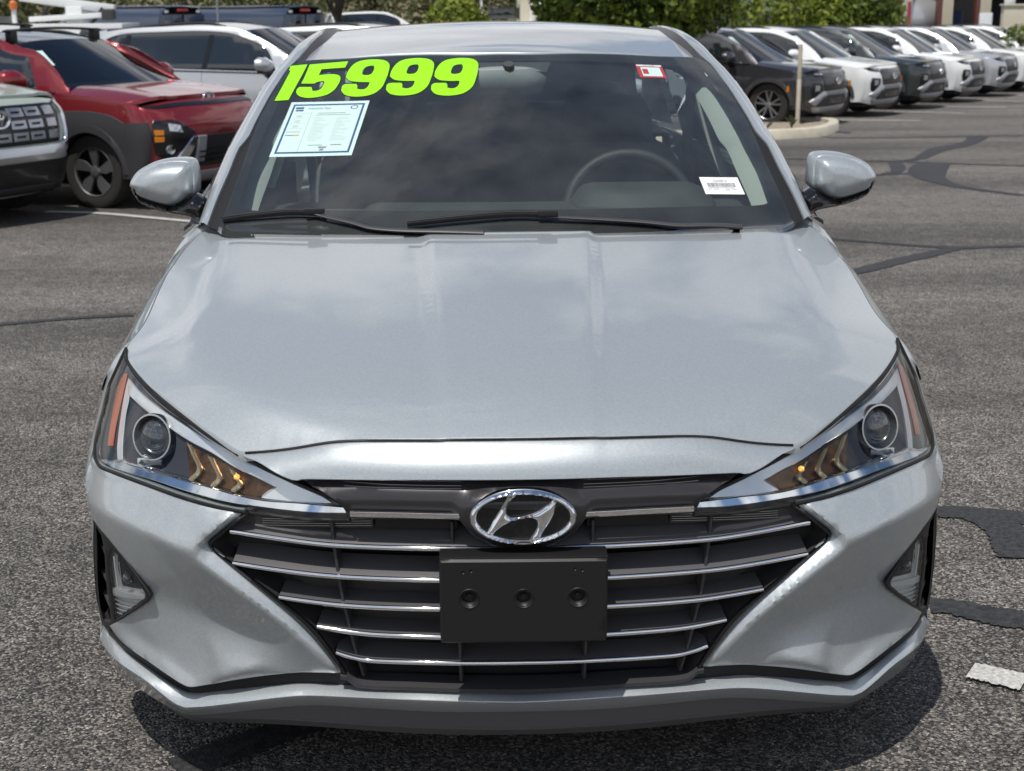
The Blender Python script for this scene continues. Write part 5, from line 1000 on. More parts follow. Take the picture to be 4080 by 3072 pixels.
wip('wiper', [(-.248, 1.079, 1.0165), (-.1007, 1.090, 1.0285), (.0243, 1.100, 1.0345), (.1082, 1.095, 1.031)], [(.095, 1.088, 1.031), (.1998, 1.088, 1.0245), (.3389, 1.086, 1.0150), (.4217, 1.082, 1.0065), (.50, 1.090, 1.0050), (.58, 1.10, .999)], 1)
# ---- cabin --------------------------------------------------------------------
dash = [np.array([(x, y+.10*(x/.7)**2, z-.012*(x/.7)**4) for x in np.linspace(-.72, .72, 40)]) for y, z in ((1.10, .985), (1.30, .995), (1.48, 1.010), (1.60, 1.002), (1.66, .95), (1.62, .70))]
add('dashboard', loft(dash), cabin, car, 40)
binn = add('instrument_hood', patch([(.18, 1.5), (.20, 1.42), (.30, 1.38), (.45, 1.38), (.56, 1.42), (.58, 1.5), (.56, 1.66), (.2, 1.66)], lambda x, y: (x, y, 1.012), .03, .03, (0, 0, -1), puff=(.045, .08)), cabin, car, 60)
wc = Vector((.372, 1.74, .945)); tilt = Matrix.Rotation(math.radians(-24), 4, 'X')
wpts = np.array([tuple(Matrix.Translation(wc) @ tilt @ Vector((.185*math.cos(t), 0, .182*math.sin(t)))) for t in np.linspace(0, 2*math.pi, 49)])
wheel_m = mat('steering_wheel_leather', (.026, .027, .028), .55)
stw = add('steering_wheel', tube(wpts, .0165, 10, cap=False), wheel_m, car, 80)
add('steering_boss', xf(lathe((0, 0, 0), (0, -1, 0), [(.085, -.02), (.075, .02), (.04, .035), (0, .038)], 24), Matrix.Translation(wc) @ tilt), cabin, stw, 60)
for a in (0, math.pi, -math.pi/2): add('wheel_spoke', xf(box(-.012 if abs(a+math.pi/2) < .1 else -.11, .012 if abs(a+math.pi/2) < .1 else .11, -.01, .01, -.012, .012, .004), Matrix.Translation(wc) @ tilt @ Matrix.Translation((.11*math.cos(a), 0, .11*math.sin(a)))), cabin, stw)
def seat(x, y, name='front_seat', back_h=.62):
    prof = [(x-.24, .60), (x-.245, .95), (x-.20, 1.05), (x-.13, 1.09), (x+.13, 1.09), (x+.20, 1.05), (x+.245, .95), (x+.24, .60)]
    s = add(name, patch(prof, lambda a, b: (a, y+.32*(b-.6), b), .03, .10, (0, 1, 0), edge=.015, puff=(.05, .08)), seat_cloth, car, 60)
    hr_ = [(x-.125, 1.105), (x-.13, 1.18), (x-.10, 1.235), (x+.10, 1.235), (x+.13, 1.18), (x+.125, 1.105)]
    add('headrest', patch(hr_, lambda a, b: (a, y+.32*(b-.6)-.01, b), .025, .09, (0, 1, 0), edge=.012, puff=(.04, .05)), seat_cloth, s, 60)
    for dx in (-.06, .06): add('headrest_post', tube([(x+dx, y+.20, 1.10), (x+dx, y+.23, 1.20)], .007, 6), satin_chrome, s)
    return s
seat(.37, 2.22); seat(-.37, 2.22)
rs_prof = [(-.60, .60), (-.60, 1.06), (-.5, 1.12), (.5, 1.12), (.60, 1.06), (.60, .60)]
rear = add('rear_bench', patch(rs_prof, lambda a, b: (a, 3.10+.3*(b-.6), b), .06, .12, (0, 1, 0), edge=.02, puff=(.05, .1)), seat_cloth, car, 60)
for x in (-.40, 0, .40): add('headrest', patch([(x-.11, 1.13), (x-.11, 1.21), (x-.08, 1.235), (x+.08, 1.235), (x+.11, 1.21), (x+.11, 1.13)], lambda a, b: (a, 3.25+.2*(b-1.1), b), .03, .08, edge=.01, puff=(.03, .04)), seat_cloth, rear, 60)
add('parcel_shelf', box(-.70, .70, 3.36, 3.98, 1.03, 1.045), cabin, car)
add('headlining', patch([(-.56, 1.99), (-.3, 1.93), (.3, 1.93), (.56, 1.99), (.52, 2.4), (.52, 3.38), (-.52, 3.38), (-.52, 2.4)], lambda x, y: (x, y, Rf(x, y)[2]-.035), .08), cabin, car, 60)
pt = crm([(p[0]-.020, p[1]+.05, p[2]-.022) for p in pin[:11]], 40); pt2 = crm([(p[0]-.095+.02*i/10, p[1]+.115, p[2]-.030) for i, p in enumerate(pin[:11])], 40)
add2('pillar_trim', loft([pt, pt*.5+pt2*.5+np.array([0, -.012, .008]), pt2]), cabin_light, car, 60)
bt = [np.array([(.80-.18*t, 2.46+.09*t, .95+.46*t) for t in np.linspace(0, 1, 8)]), np.array([(.76-.18*t, 2.40+.09*t, .95+.46*t) for t in np.linspace(0, 1, 8)])]
add2('b_pillar_trim', loft(bt), cabin_light, car)
add2('seat_belt', loft([np.array([(.66-.02*t, 2.40, 1.28-.35*t) for t in np.linspace(0, 1, 6)]), np.array([(.62-.02*t, 2.37, 1.28-.35*t) for t in np.linspace(0, 1, 6)])]), cabin, car)
add2('door_card', box(.80, .83, 1.5, 3.3, .5, .95), cabin, car)
shell_m = mat('mirror_shell', (.22, .23, .24), .5)
mirr = add('cabin_mirror', patch([(-.105, 1.300), (-.115, 1.335), (-.09, 1.352), (.105, 1.352), (.125, 1.335), (.115, 1.300), (.08, 1.288), (-.08, 1.288)], lambda x, z: (x, 1.80+.04*x, z), .02, .03, (0, 1, 0), edge=.006, puff=(.02, .03)), shell_m, car, 60)
add('mirror_stem', tube([(.02, 1.82, 1.34), (.02, 1.80, 1.375)], .016, 8), cabin, mirr)
add('sensor_shroud', patch([(-.10, 1.352), (-.11, 1.385), (.15, 1.385), (.13, 1.352)], lambda x, z: (x, Wd(x, z)+.014, z), .03, .05, (0, 1, 0)), cabin, mirr, 60)
# ---- stickers on the glass ------------------------------------------------------
lime = mat('lime_vinyl', (.29, .86, .0), .5); ink_edge = mat('dark_green_outline', (.008, .02, .004), .6)
def on_glass(off): return lambda x, z: (x, Wd(x, z)-off, z)
d9, d9h = XZ('d9'), XZ('d9h')
digs = [('d1', XZ('d1'), None), ('d5', XZ('d5'), None)]
for i, (sxx, dz) in enumerate(((0, 0), (.1313, .0037), (.2605, .0038))):
    digs.append(('d9', [(x+sxx, z+dz) for x, z in d9], [(x+sxx, z+dz) for x, z in d9h]))
for nm, ol, ho_ in digs:
    d_ = add('price_numeral', patch(ol, on_glass(.0032), .012, .0012, holes=[ho_] if ho_ else [], edge=0, step=.006), lime, wind, 60)
    add('numeral_outline', patch(grow(ol, .0028), on_glass(.0018), .016, .0, holes=[grow(ho_, -.0022)] if ho_ else [], step=.008), ink_edge, d_, 60)
def bilin(q):
    (a, b, c, d) = [np.array(p) for p in q]   # TL TR BR BL
    return lambda u, v: tuple((a*(1-u)+b*u)*(1-v)+(d*(1-u)+c*u)*v)
def decal_quads(q, rects, off, nu=6):
    V = []; F = []; f = bilin(q)
    for (u0, u1, v0, v1) in rects:
        n = max(1, int((u1-u0)*nu)); m = max(1, int((v1-v0)*nu)); s = len(V)
        for j in range(m+1):
            for i in range(n+1):
                x, z = f(u0+(u1-u0)*i/n, v0+(v1-v0)*j/m); V.append((x, Wd(x, z)-off, z))
        for j in range(m):
            for i in range(n): F.append((s+j*(n+1)+i, s+(j+1)*(n+1)+i, s+(j+1)*(n+1)+i+1, s+j*(n+1)+i+1))
    return V, F
def decal_text(q, s, u, v, h, off, aspect, align='CENTER', stretch=1.):
    g = text_geo(s, 1.0, align); f = bilin(q); V = []
    for x, y, _ in g[0]:
        X, Z = f(u+x*h/aspect*stretch, v-y*h); V.append((X, Wd(X, Z)-off, Z))
    return V, [t[::-1] if False else t for t in g[1]]
paper_m = mat('paper_sheet', (.50, .66, .63), .6); navy = mat('navy_ink', (.03, .08, .19), .6); ink = mat('grey_ink', (.20, .24, .24), .6); pale_ink = mat('pale_ink', (.42, .50, .49), .6); gold = mat('gold_ink', (.42, .36, .12), .6)
pq = XZ('paper'); sheet = add('window_sheet', decal_quads(pq, [(0, 1, 0, 1)], .0022, 8), paper_m, wind, 60, 'pale printed sheet with a blue frame on the windscreen')
frame_r = [(.045, .955, .045, .072), (.045, .955, .919, .948), (.045, .071, .045, .948), (.929, .955, .045, .948)]
add('sheet_frame', decal_quads(pq, frame_r, .0026, 12), navy, sheet)
add('sheet_logo', decal_quads(pq, [(.09, .195, .10, .135), (.10, .20, .150, .178)], .0027), navy, sheet)
add('sheet_title', decal_text(pq, 'Automotive Team', .40, .128, .055, .0028, 1.42), navy, sheet)
add('sheet_seal', decal_text(pq, 'O', .835, .122, .11, .0028, 1.42, stretch=1.7), navy, sheet)
lines = [(.30, .31, .20, .92), (.08, .93, .197, .2)]
ts = [(.10, .29, .215, .225), (.14, .21, .25, .29), (.10, .27, .305, .312), (.14, .21, .345, .385), (.10, .27, .40, .407), (.14, .21, .44, .48), (.10, .27, .495, .505), (.09, .26, .545, .575)]
r_ = random.Random(3)
for i in range(17): ts.append((.38, .38+r_.uniform(.06, .22), .30+i*.026, .309+i*.026)); ts.append((.66, .66+r_.uniform(.06, .22), .30+i*.026, .309+i*.026))
add('sheet_text', decal_quads(pq, [(.40, .75, .215, .226), (.38, .82, .25, .26), (.42, .60, .80, .812), (.70, .83, .795, .812), (.56, .66, .83, .86), (.585, .635, .87, .905), (.09, .19, .615, .632)], .0027), ink, sheet)
add('sheet_rules', decal_quads(pq, [(.318, .322, .20, .92)], .0027), ink, sheet)
add('sheet_small_print', decal_quads(pq, ts, .0026), pale_ink, sheet)['kind'] = 'stuff'
add('sheet_gold_bar', decal_quads(pq, [(.19, .265, .612, .634)], .0027), gold, sheet)
red_ink = mat('red_ink', (.36, .04, .05), .55); white_pp = mat('white_label', (.78, .80, .80), .55)
sq = XZ('stock'); st_ = add('stock_label', decal_quads(sq, [(0, 1, 0, 1)], .0022, 6), red_ink, wind, 60, 'small red framed stock number label at the top of the windscreen')
add('label_panel', decal_quads(sq, [(.15, .88, .20, .88), (.03, .97, .02, .13)], .0026), paper_m, st_)
add('label_block', decal_quads(sq, [(.19, .40, .34, .72)], .0028), red_ink, st_)
add('label_text', decal_text(sq, 'STOCK NUMBER', .5, .075, .12, .0029, 2.1), ink, st_)
bq = XZ('barcode'); bl_ = add('barcode_label', decal_quads(bq, [(0, 1, 0, 1)], .0022, 6), white_pp, wind, 60, 'white barcode label low on the driver side of the windscreen')
ink_b = mat('black_ink', (.03, .03, .035), .6)
bars = []; u = .14
while u < .86:
    w = r_.choice([.006, .009, .014]); bars.append((u, u+w, .33, .57)); u += w+r_.choice([.005, .008, .012])
add('barcode', decal_quads(bq, bars, .0027), ink_b, bl_)
add('label_text', decal_text(bq, 'S265081A', .5, .225, .22, .0027, 3.0, stretch=1.25), ink_b, bl_)
tiny = []
for u0, u1, v0, v1 in ((.14, .82, .60, .655), (.12, .20, .69, .735), (.25, .40, .69, .735), (.56, .68, .69, .735), (.72, .86, .69, .735), (.52, .66, .775, .815)):
    u = u0
    while u < u1: tiny.append((u, min(u1, u+.020), v0, v1)); u += .030
add('label_small_print', decal_quads(bq, tiny, .0027), ink, bl_)

# ================================================================== OTHER VEHICLES
dark_glass = mat('tinted_car_glass', (.012, .016, .018), .03, coat=1.0, spec=.8)
mid_glass = glass('car_windscreen', (.50, .57, .55), 0., ior=1.5)
cladding = mat('grey_cladding', (.040, .040, .044), .6, bump=(300, .2, .001))
black_pl = mat('black_car_plastic', (.012, .012, .014), .45)
gloss_bk = mat('gloss_black_trim', (.007, .007, .009), .25, coat=.3)
skid = mat('silver_skid_plate', (.36, .37, .39), .4, .5)
bright = mat('bright_trim', (.80, .81, .82), .12, 1.)
tyre_b = mat('tyre_rubber_dusty', (.030, .028, .026), .85)
alloy_b = mat('machined_alloy', (.36, .36, .37), .3, .8)
amber_b = mat('amber_marker', (.62, .20, .01), .3, coat=.6)
red_b = mat('red_lamp', (.45, .03, .02), .25, coat=.8)
lamp_b = mat('lamp_unit', (.55, .57, .60), .12, .7, coat=1.)
seat_b = mat('dark_cabin', (.022, .022, .025), .9)
sheet_b = mat('pale_window_sheet', (.55, .74, .72), .6)
P_DARK = paint('charcoal_paint', (.045, .045, .052), .5, .35, .1); P_WHITE = paint('white_paint', (.78, .80, .79), 0., .4); P_GREEN = paint('dark_green_grey_paint', (.040, .050, .052), .5, .35, .1)
P_SILVER = paint('pale_silver_paint', (.52, .54, .56), .5, .35, .08); P_RED = paint('red_paint', (.20, .009, .013), .35, .32, .12); P_SAGE = paint('pale_sage_paint', (.40, .46, .40), .1, .4)
P_BLACK = paint('black_roof_paint', (.012, .012, .014), .1, .3); P_NAVY = paint('navy_van_paint', (.030, .048, .085), .1, .35)

def make_suv(name, label, pnt, L=4.64, W=1.865, Hh=1.665, wb=2.755, oh=.895, tr=.368, hood_f=.96, hood_r=1.09, boxy=0., roof=None, clad=cladding, group=None, spokes=5, rail=True, sheet=True, ws0=1.02, ws1=1.92, cat='suv', rim_m=None, corner_clad=0):
    """a car nose towards -y, built about its front axle's ground point x = 0; returns the thing and its shape functions"""
    t = thing(name, label, cat, group=group); roof = roof or pnt; hw = W/2; paints = []
    fa = oh; ra = oh+wb; k_c = .10 if boxy else .16
    def yn(x): ax = abs(x); return k_c*ax*ax+(1.2 if boxy else 1.5)*max(0, ax-.58)**2
    prof = [(.20, .16), (.30, .07), (.42, .03), (.60, .0), (.75, .0), (.88, .03 if boxy else .05), (.96, .07 if boxy else .12), (1.04, .14 if boxy else .26)]
    def face(x, z): return (x, yn(x)+cub_tab(prof, z), z)
    def side_x(y, z):
        w = hw-.30*max(0, z-.72)**2-.05*max(0, .42-z)+.012*math.sin(min(1, max(0, (z-.5)/.45))*math.pi)
        return w-.10*max(0, .75-y)**2-.035*max(0, (y-(L-1.1)))**2
    zb = lambda y: cub_tab([(.2, hood_f-.05), (.6, hood_f-.005), (1.15, hood_r-.055), (1.5, hood_r-.05), (L-.9, hood_r+.0), (L, hood_r+.02)], y)
    def hood(x, y):
        ax = abs(x); c = cub_tab([(.05, hood_f), (.35, hood_f+.045), (.8, hood_f+.095), (1.25, hood_r+.015)], y)
        e = side_x(y, zb(y)); s = min(1.15, ax/max(.3, e)); edge = zb(y)
        z = c-(c-edge)*(.30*s*s+.70*s**7)
        z += .012*sstep(.50, .60, ax)*(1-sstep(.70, .82, ax))
        return (x, y, z)
    # bonnet (wings included) and front face
    fl = [(x, yn(x)+cub_tab(prof, hood_f-.01-.02*(x/hw)**2)) for x in np.linspace(0, hw-.09, 12)]
    side_pts = [(side_x(y, zb(y))-.004, y) for y in (.42, .55, .8, 1.05, 1.20)]
    cowl = [(.70, 1.20), (.40, 1.10), (0, 1.07)]
    half = fl+side_pts+cowl
    b_ = add('bonnet', patch(half+[(-x, y) for x, y in half[1:-1]][::-1], hood, .06, .03, (0, 0, -1), edge=.006, step=.05), pnt, t, 35); paints.append(b_)
    fx = hw-.075
    fo = [(-fx, .30), (-fx-.01, .6), (-fx, hood_f-.075), (-.6, hood_f-.035), (0, hood_f-.015), (.6, hood_f-.035), (fx, hood_f-.075), (fx+.01, .6), (fx, .30), (.6, .24), (-.6, .24)]
    f_ = add('front_bumper', patch(fo, face, .05, .04, edge=.006, step=.05), pnt, t, 40); paints.append(f_)
    # body sides with wheel arches; a corner strip joins them to the face
    ar = tr+.045
    zs = np.linspace(.30, hood_f-.05, 14)
    cor = [np.array([face(fx*.985, z) for z in zs])+np.array([0, .012, 0]), np.array([face(fx, z) for z in zs])]
    for u in (.35, .7, 1.): cor.append(np.array([(face(fx, z)[0]*(1-u)+side_x(.50, z)*u+.030*math.sin(u*math.pi), face(fx, z)[1]*(1-u)+.50*u-.035*math.sin(u*math.pi), z) for z in zs]))
    paints += add2('bumper_corner', loft(cor), pnt, t, 50)
    if corner_clad: add2('corner_cladding', loft([c_[zs < corner_clad]+np.array([.007, -.009, 0]) for c_ in cor]), clad, t, 50)
    def S(y, z): return (side_x(y, z), y, z)
    w_top = [(y, zb(y)) for y in (1.2, .9, .65, .48)]
    fw = [(.47, .30)]+arch(fa, ar, 8, 172, 16, tr-.02)+[(fa+ar+.05, .26), (1.36, .26), (1.36, zb(1.36))]+w_top
    paints += add2('front_wing', patch(fw, S, .10, .03, (-1, 0, 0), step=.05), pnt, t, 40)
    dm = (1.36+ra-ar+.25)/2+.10
    doors = [('front_door', [(1.367, .26), (dm, .26), (dm, zb(dm)), (1.367, zb(1.367))]), ('rear_door', [(dm+.007, .26), (ra-ar-.08, .26), (ra-ar+.02, .55), (ra-.12, .80), (ra+.02, zb(ra)), (dm+.007, zb(dm))])]
    for nm, ol in doors:
        dd = add2(nm, patch(ol, S, .15, .02, (-1, 0, 0), step=.06), pnt, t, 40); paints += dd
        yh = (dm if nm == 'front_door' else ra+.02)-.20
        add2('door_handle', xf(box(-.008, .025, -.10, .10, -.016, .016, .006), Matrix.Translation((side_x(yh, .93), yh, .93))), bright if pnt is P_SAGE else pnt, dd)
    qt = [(ra+.03, zb(ra)), (ra-.11, .80)]+arch(ra, ar, 118, 8, 14, tr-.02)[::1]+[(L-.12, .34), (L-.02, .7), (L-.10, zb(L-.1))]
    qt = [(ra+.03, zb(ra)), (ra-.11, .80)]+[q for q in arch(ra, ar, 60, 175, 12, tr-.02)]+[(L-.12, .34), (L-.02, .7), (L-.10, zb(L-.1))]
    paints += add2('rear_wing', patch(qt, S, .12, .02, (-1, 0, 0), step=.06), pnt, t, 40)
    # arch cladding and sill
    for yc in (fa, ra):
        o_ = arch(yc, ar+.065, 2, 178, 22, tr-.02); i_ = arch(yc, ar-.004, 2, 178, 22, tr-.02)
        add2('wheel_arch', loft([np.array([(side_x(y, z)+.004, y, z) for y, z in o_]), np.array([(side_x(y, z)+.020, y+(yc-y)*.05, z) for y, z in o_]), np.array([(side_x(y, z)+.020, y, z) for y, z in i_]), np.array([(side_x(y, z)-.20, y, z) for y, z in i_])]), clad, t, 50)
    add2('sill', xf(box(-.02, .02, fa+ar+.02, ra-ar-.02, .20, .36, .015), Matrix.Translation((hw-.02, 0, 0))), clad, t)
    add('underbody', box(-hw+.16, hw-.16, .30, L-.30, .20, .62), seat_b, t)
    add('tailgate', loft([np.array([(x, y-.05*(x/hw)**2, z) for x in np.linspace(-hw+.06, hw-.06, 10)]) for y, z in ((L-.42, Hh-.07), (L-.22, 1.32), (L-.08, hood_r), (L, .80), (L-.02, .45), (L-.12, .28))]), pnt, t, 40)
    paints.append(t.children[-1])
    add2('tail_lamp', patch([(L-.34, .88), (L-.06, .93), (L-.02, .84), (L-.22, .78)], lambda y, z: (side_x(y, z)+.012, y, z), .08, .03, (-1, 0, 0), edge=.004), red_b, t, 40)
    # greenhouse
    zt = Hh-.045; lean = .43 if not boxy else .30
    def gx(y, z): return side_x(y, zb(y))-.010-lean*(z-zb(y))-.02*max(0, 2.0-y)
    def GS(off=0.): return lambda y, z: (gx(y, z)+off, y, z)
    re_ = L-(.55 if not boxy else .32)
    top_l = [(1.10, zb(1.1)), (1.30, hood_r+.13), (1.60, hood_r+.315), (ws1, zt-.085), (ws1+.22, zt-.02), (2.5, zt+.005), (3.1, zt), (re_-.3, zt-.045), (re_, zt-.12), (L-.25, 1.28), (L-.14, zb(L-.14))]
    gl = add2('window_frame', patch(top_l+[(y, zb(y)) for y in (3.6, 2.8, 2.0, 1.5)], GS(), .12, .02, (-1, 0, 0), step=.05), pnt, t, 35); paints += gl
    wl = [(1.50, zb(1.5)+.025), (1.68, hood_r+.27), (ws1+.03, zt-.155), (ws1+.27, zt-.088), (2.6, zt-.060), (3.1, zt-.068), (re_-.32, zt-.115), (re_-.12, zt-.21), (re_-.02, 1.30), (re_-.10, zb(re_-.1)+.045), (2.8, zb(2.8)+.03)]
    add2('side_window', patch(wl, GS(.004), .12, .012, (-1, 0, 0), edge=.003, step=.05), dark_glass, gl, 60)
    for y0 in (dm-.02, ra+.04): add2('window_pillar', loft([np.array([(gx(y0+d-.10*s_, zb(y0)+.04+s_*(zt-.15-zb(y0)))+.0085, y0+d-.06*s_, zb(y0)+.04+s_*(zt-.15-zb(y0))) for s_ in np.linspace(0, 1, 6)]) for d in (-.035, .035)]), gloss_bk, gl)
    bl_line = np.array([(side_x(y, zb(y))+.001, y, zb(y)+.004) for y in np.linspace(1.25, L-.35, 24)])
    add2('belt_trim', tube(bl_line, .010, 6), bright if name == 'crossover' and False else gloss_bk, t)
    # windscreen and roof
    zw0 = hood_r-.01; slope = (ws1-ws0)/(zt-.03-zw0)
    def WS(x, z): return (x, ws0+(z-zw0)*slope+.22*x*x*(1+.5*(z-zw0)), z)
    xe0, xe1 = gx(1.2, zb(1.2))-.055, gx(ws1, zt-.05)-.045
    wo = [(-xe0, zw0), (-xe0*.6-xe1*.4+.0, zw0+.45*(zt-.05-zw0)), (-xe1, zt-.055), (-xe1*.5, zt-.037), (0, zt-.030), (xe1*.5, zt-.037), (xe1, zt-.055), (xe0*.6+xe1*.4, zw0+.45*(zt-.05-zw0)), (xe0, zw0), (0, zw0-.0)]
    w_ = add('windscreen', patch(wo, WS, .12, 0, edge=0, step=.08), mid_glass, t, 60)
    wi = [(x*.93, zw0+.045+(z-zw0)*.90) for x, z in wo]
    add('windscreen_border', patch(wo, lambda x, z: (x, WS(x, z)[1]+.004, z), .08, 0, holes=[wi], step=.05), black_pl, w_)
    # pillars between windscreen edge and window frame
    zz_ = np.linspace(0, 1, 14); ce = []; cf = []
    wp = crm([(xe0, zw0), (xe0*.6+xe1*.4, zw0+.45*(zt-.05-zw0)), (xe1, zt-.055)], 14); tl = crm(top_l[:4], 14)
    ce = np.array([WS(x, z) for x, z in wp]); cf = np.array([(gx(y, z)+.002, y, z) for y, z in tl])
    paints += add2('a_pillar', loft([ce+np.array([-.006, .01, 0]), ce, ce*.5+cf*.5+np.array([.01, -.012, .008]), cf]), pnt, t, 50)
    def RF(x, y):
        e = gx(y, zt) if y > 0 else .6
        zc = cub_tab([(ws1, zt-.028), (ws1+.25, zt+.012), (2.5, Hh-.004), (3.0, Hh-.008), (re_, Hh-.075), (re_+.25, Hh-.13)], y)
        return (x, y, zc-.085*x*x-.02*(abs(x)/.62)**6)
    xr = gx(2.5, zt)-.004
    ro = [(0, WS(0, zt-.03)[1])]+[(x, WS(x, zt-.03-.025*(x/xe1)**2)[1]) for x in (.25, .45, xe1)]+[(xr, ws1+.30), (xr, 2.5), (xr, 3.2), (gx(re_, zt-.1)-.03, re_-.05), (.45, re_+.15), (0, re_+.20)]
    r_ = add('roof', patch(ro+[(-x, y) for x, y in ro[1:-1]][::-1], RF, .10, .05, (0, 0, -1), edge=.012, step=.06), roof, t, 40)
    if roof is pnt: paints.append(r_)
    if rail:
        rl = crm([RF(xr-.03, ws1+.35)]+[(p[0], p[1], p[2]+.028) for p in (RF(xr-.03, 2.5), RF(xr-.03, 3.1))]+[RF(xr-.03, re_-.15)], 20); rl[:, 2] += .012
        add2('roof_rail', tube(rl, .018, 8, .8, 1.1), black_pl, r_, 60)
    add('cowl', box(-.72, .72, 1.02, 1.20, hood_r-.08, hood_r-.025, .01), black_pl, t)
    # cabin: dash, seats, headrests, seen dimly through the glass
    add('cabin', join(box(-.68, .68, 1.25, 1.75, .75, hood_r-.01, .03), *[box(x-.22, x+.22, y, y+.16, .6, 1.22, .05) for x in (-.38, .38) for y in (2.25, 3.1)], *[box(x-.12, x+.12, y+.06, y+.16, 1.24, 1.42, .04) for x in (-.38, .38) for y in (2.25, 3.1)], box(-.70, .70, 1.3, L-.5, .55, .62)), seat_b, t)
    if sheet:
        q = [(-xe0+.10, zw0+.20), (-xe0+.21, zw0+.20), (-xe1+.145, zt-.13), (-xe1+.05, zt-.13)]
        add('window_sheet', patch(q, lambda x, z: (x, WS(x, z)[1]-.004, z), .1), sheet_b, w_)
    # mirrors
    mo_ = [(0, -.06), (.03, .055), (.13, .085), (.235, .055), (.255, .0), (.215, -.05), (.10, -.075)]
    my = 1.52; mx_ = gx(my, zb(my))+.085; mz = zb(my)+.115
    md = add2('door_mirror', patch([(mx_+a, mz+b) for a, b in mo_], lambda x, z: (x, my+.10*(x-mx_), z), .03, .10, edge=.012, puff=(.06, .07)), pnt, t, 50); paints += md
    add2('mirror_base', patch([(mx_-.16, mz-.12), (mx_+.02, mz-.045), (mx_+.21, mz-.055), (mx_+.18, mz-.09), (mx_+.05, mz-.115), (mx_-.06, mz-.17)], lambda x, z: (x, my+.03+.10*(x-mx_), z), .03, .07, edge=.01, puff=(.03, .04)), gloss_bk, md, 50)
    for s in (1, -1):
        for y in (fa, ra): wheel_b(s*(hw-.135), y, tr, .235, s, t, spokes, rim_m)
    return t, paints, face, side_x, S, hood, WS, RF, zb
def wheel_b(x, y, r, w, s, parent, style=5, rim_m=None):
    hub = r*.665
    t = add('wheel', lathe((x, y, r), (s, 0, 0), [(hub, -w*.40), (r*.90, -w*.5), (r, -w*.34), (r, w*.34), (r*.955, w*.46), (r*.88, w*.5), (hub+.006, w*.44), (hub-.01, w*.32)], 40), tyre_b, parent, 40)
    add('wheel_well', lathe((x-s*.06, y, r), (s, 0, 0), [(hub-.004, w*.5), (hub-.03, -w*.1), (.06, -w*.15), (0, -w*.15)], 28), black_pl, t, 40)
    g = [lathe((x, y, r), (s, 0, 0), [(hub+.002, w*.40), (hub-.004, w*.46), (hub-.010, w*.44), (hub-.012, w*.38)], 40), lathe((x, y, r), (s, 0, 0), [(.055, w*.2), (.05, w*.40), (.025, w*.43), (0, w*.43)], 16)]
    def blade(pts, d=.03):
        q = [Vector((x+s*px_, y+ry, r+rz)) for px_, ry, rz in pts]; n = len(q); bk = [v+Vector((-s*d, 0, 0)) for v in q]
        f_ = [tuple(range(n))]+[(i, i+n, (i+1) % n+n, (i+1) % n) for i in range(n)]
        return [tuple(v) for v in q+bk], (f_ if s > 0 else [a[::-1] for a in f_])
    for k in range(5):
        a = 2*math.pi*k/5+.35; e = lambda rr, da: (rr*math.cos(a+da), rr*math.sin(a+da))
        if style == 5:     # forked star: two slim blades meeting at the rim
            for da in (-.30, .30):
                g.append(blade([(w*.37, *e(.045, da*1.5)), (w*.37, *e(.05, -da*.5)), (w*.42, *e(hub-.01, da*.55)), (w*.42, *e(hub-.01, da*.95))]))
        else:              # broad turbine vanes
            g.append(blade([(w*.36, *e(.05, -.35)), (w*.36, *e(.05, .35)), (w*.43, *e(hub*.62, .36)), (w*.43, *e(hub-.01, .20)), (w*.41, *e(hub-.01, -.30))]))
    add('rim', join(*g), rim_m or alloy_b, t, 30); return t
def badge(parent, cx, cy, cz, rx, rz, m=None):
    o_ = [(cx+rx*math.cos(a), cz+rz*math.sin(a)) for a in np.linspace(0, 2*math.pi, 28, endpoint=False)]; i_ = [(cx+rx*.80*math.cos(a), cz+rz*.78*math.sin(a)) for a in np.linspace(0, 2*math.pi, 28, endpoint=False)]
    e = add('emblem', patch(o_, lambda x, z: (x, cy, z), .02, .012, holes=[i_], edge=.002, step=.02), m or bright, parent, 50)
    hh = [(-.42, -.55), (-.10, .62), (.10, .66), (-.02, .10), (.30, .26), (.38, .52), (.56, .44), (.16, -.62), (-.02, -.66), (.08, -.10), (-.22, -.24), (-.30, -.58)]
    add('emblem_letter', patch([(cx+a*rx, cz+b*rz) for a, b in hh], lambda x, z: (x, cy+.002, z), .02, .01, edge=.001, step=.02), m or bright, e, 50)
def put(t, x, y, deg):
    """stand a vehicle with its front axle's centre... nose point at x, y, turned so that it faces deg to the right of the camera"""
    t.location = (x, y, gz(x, y)); t.rotation_euler = (0, 0, math.radians(deg)); return t
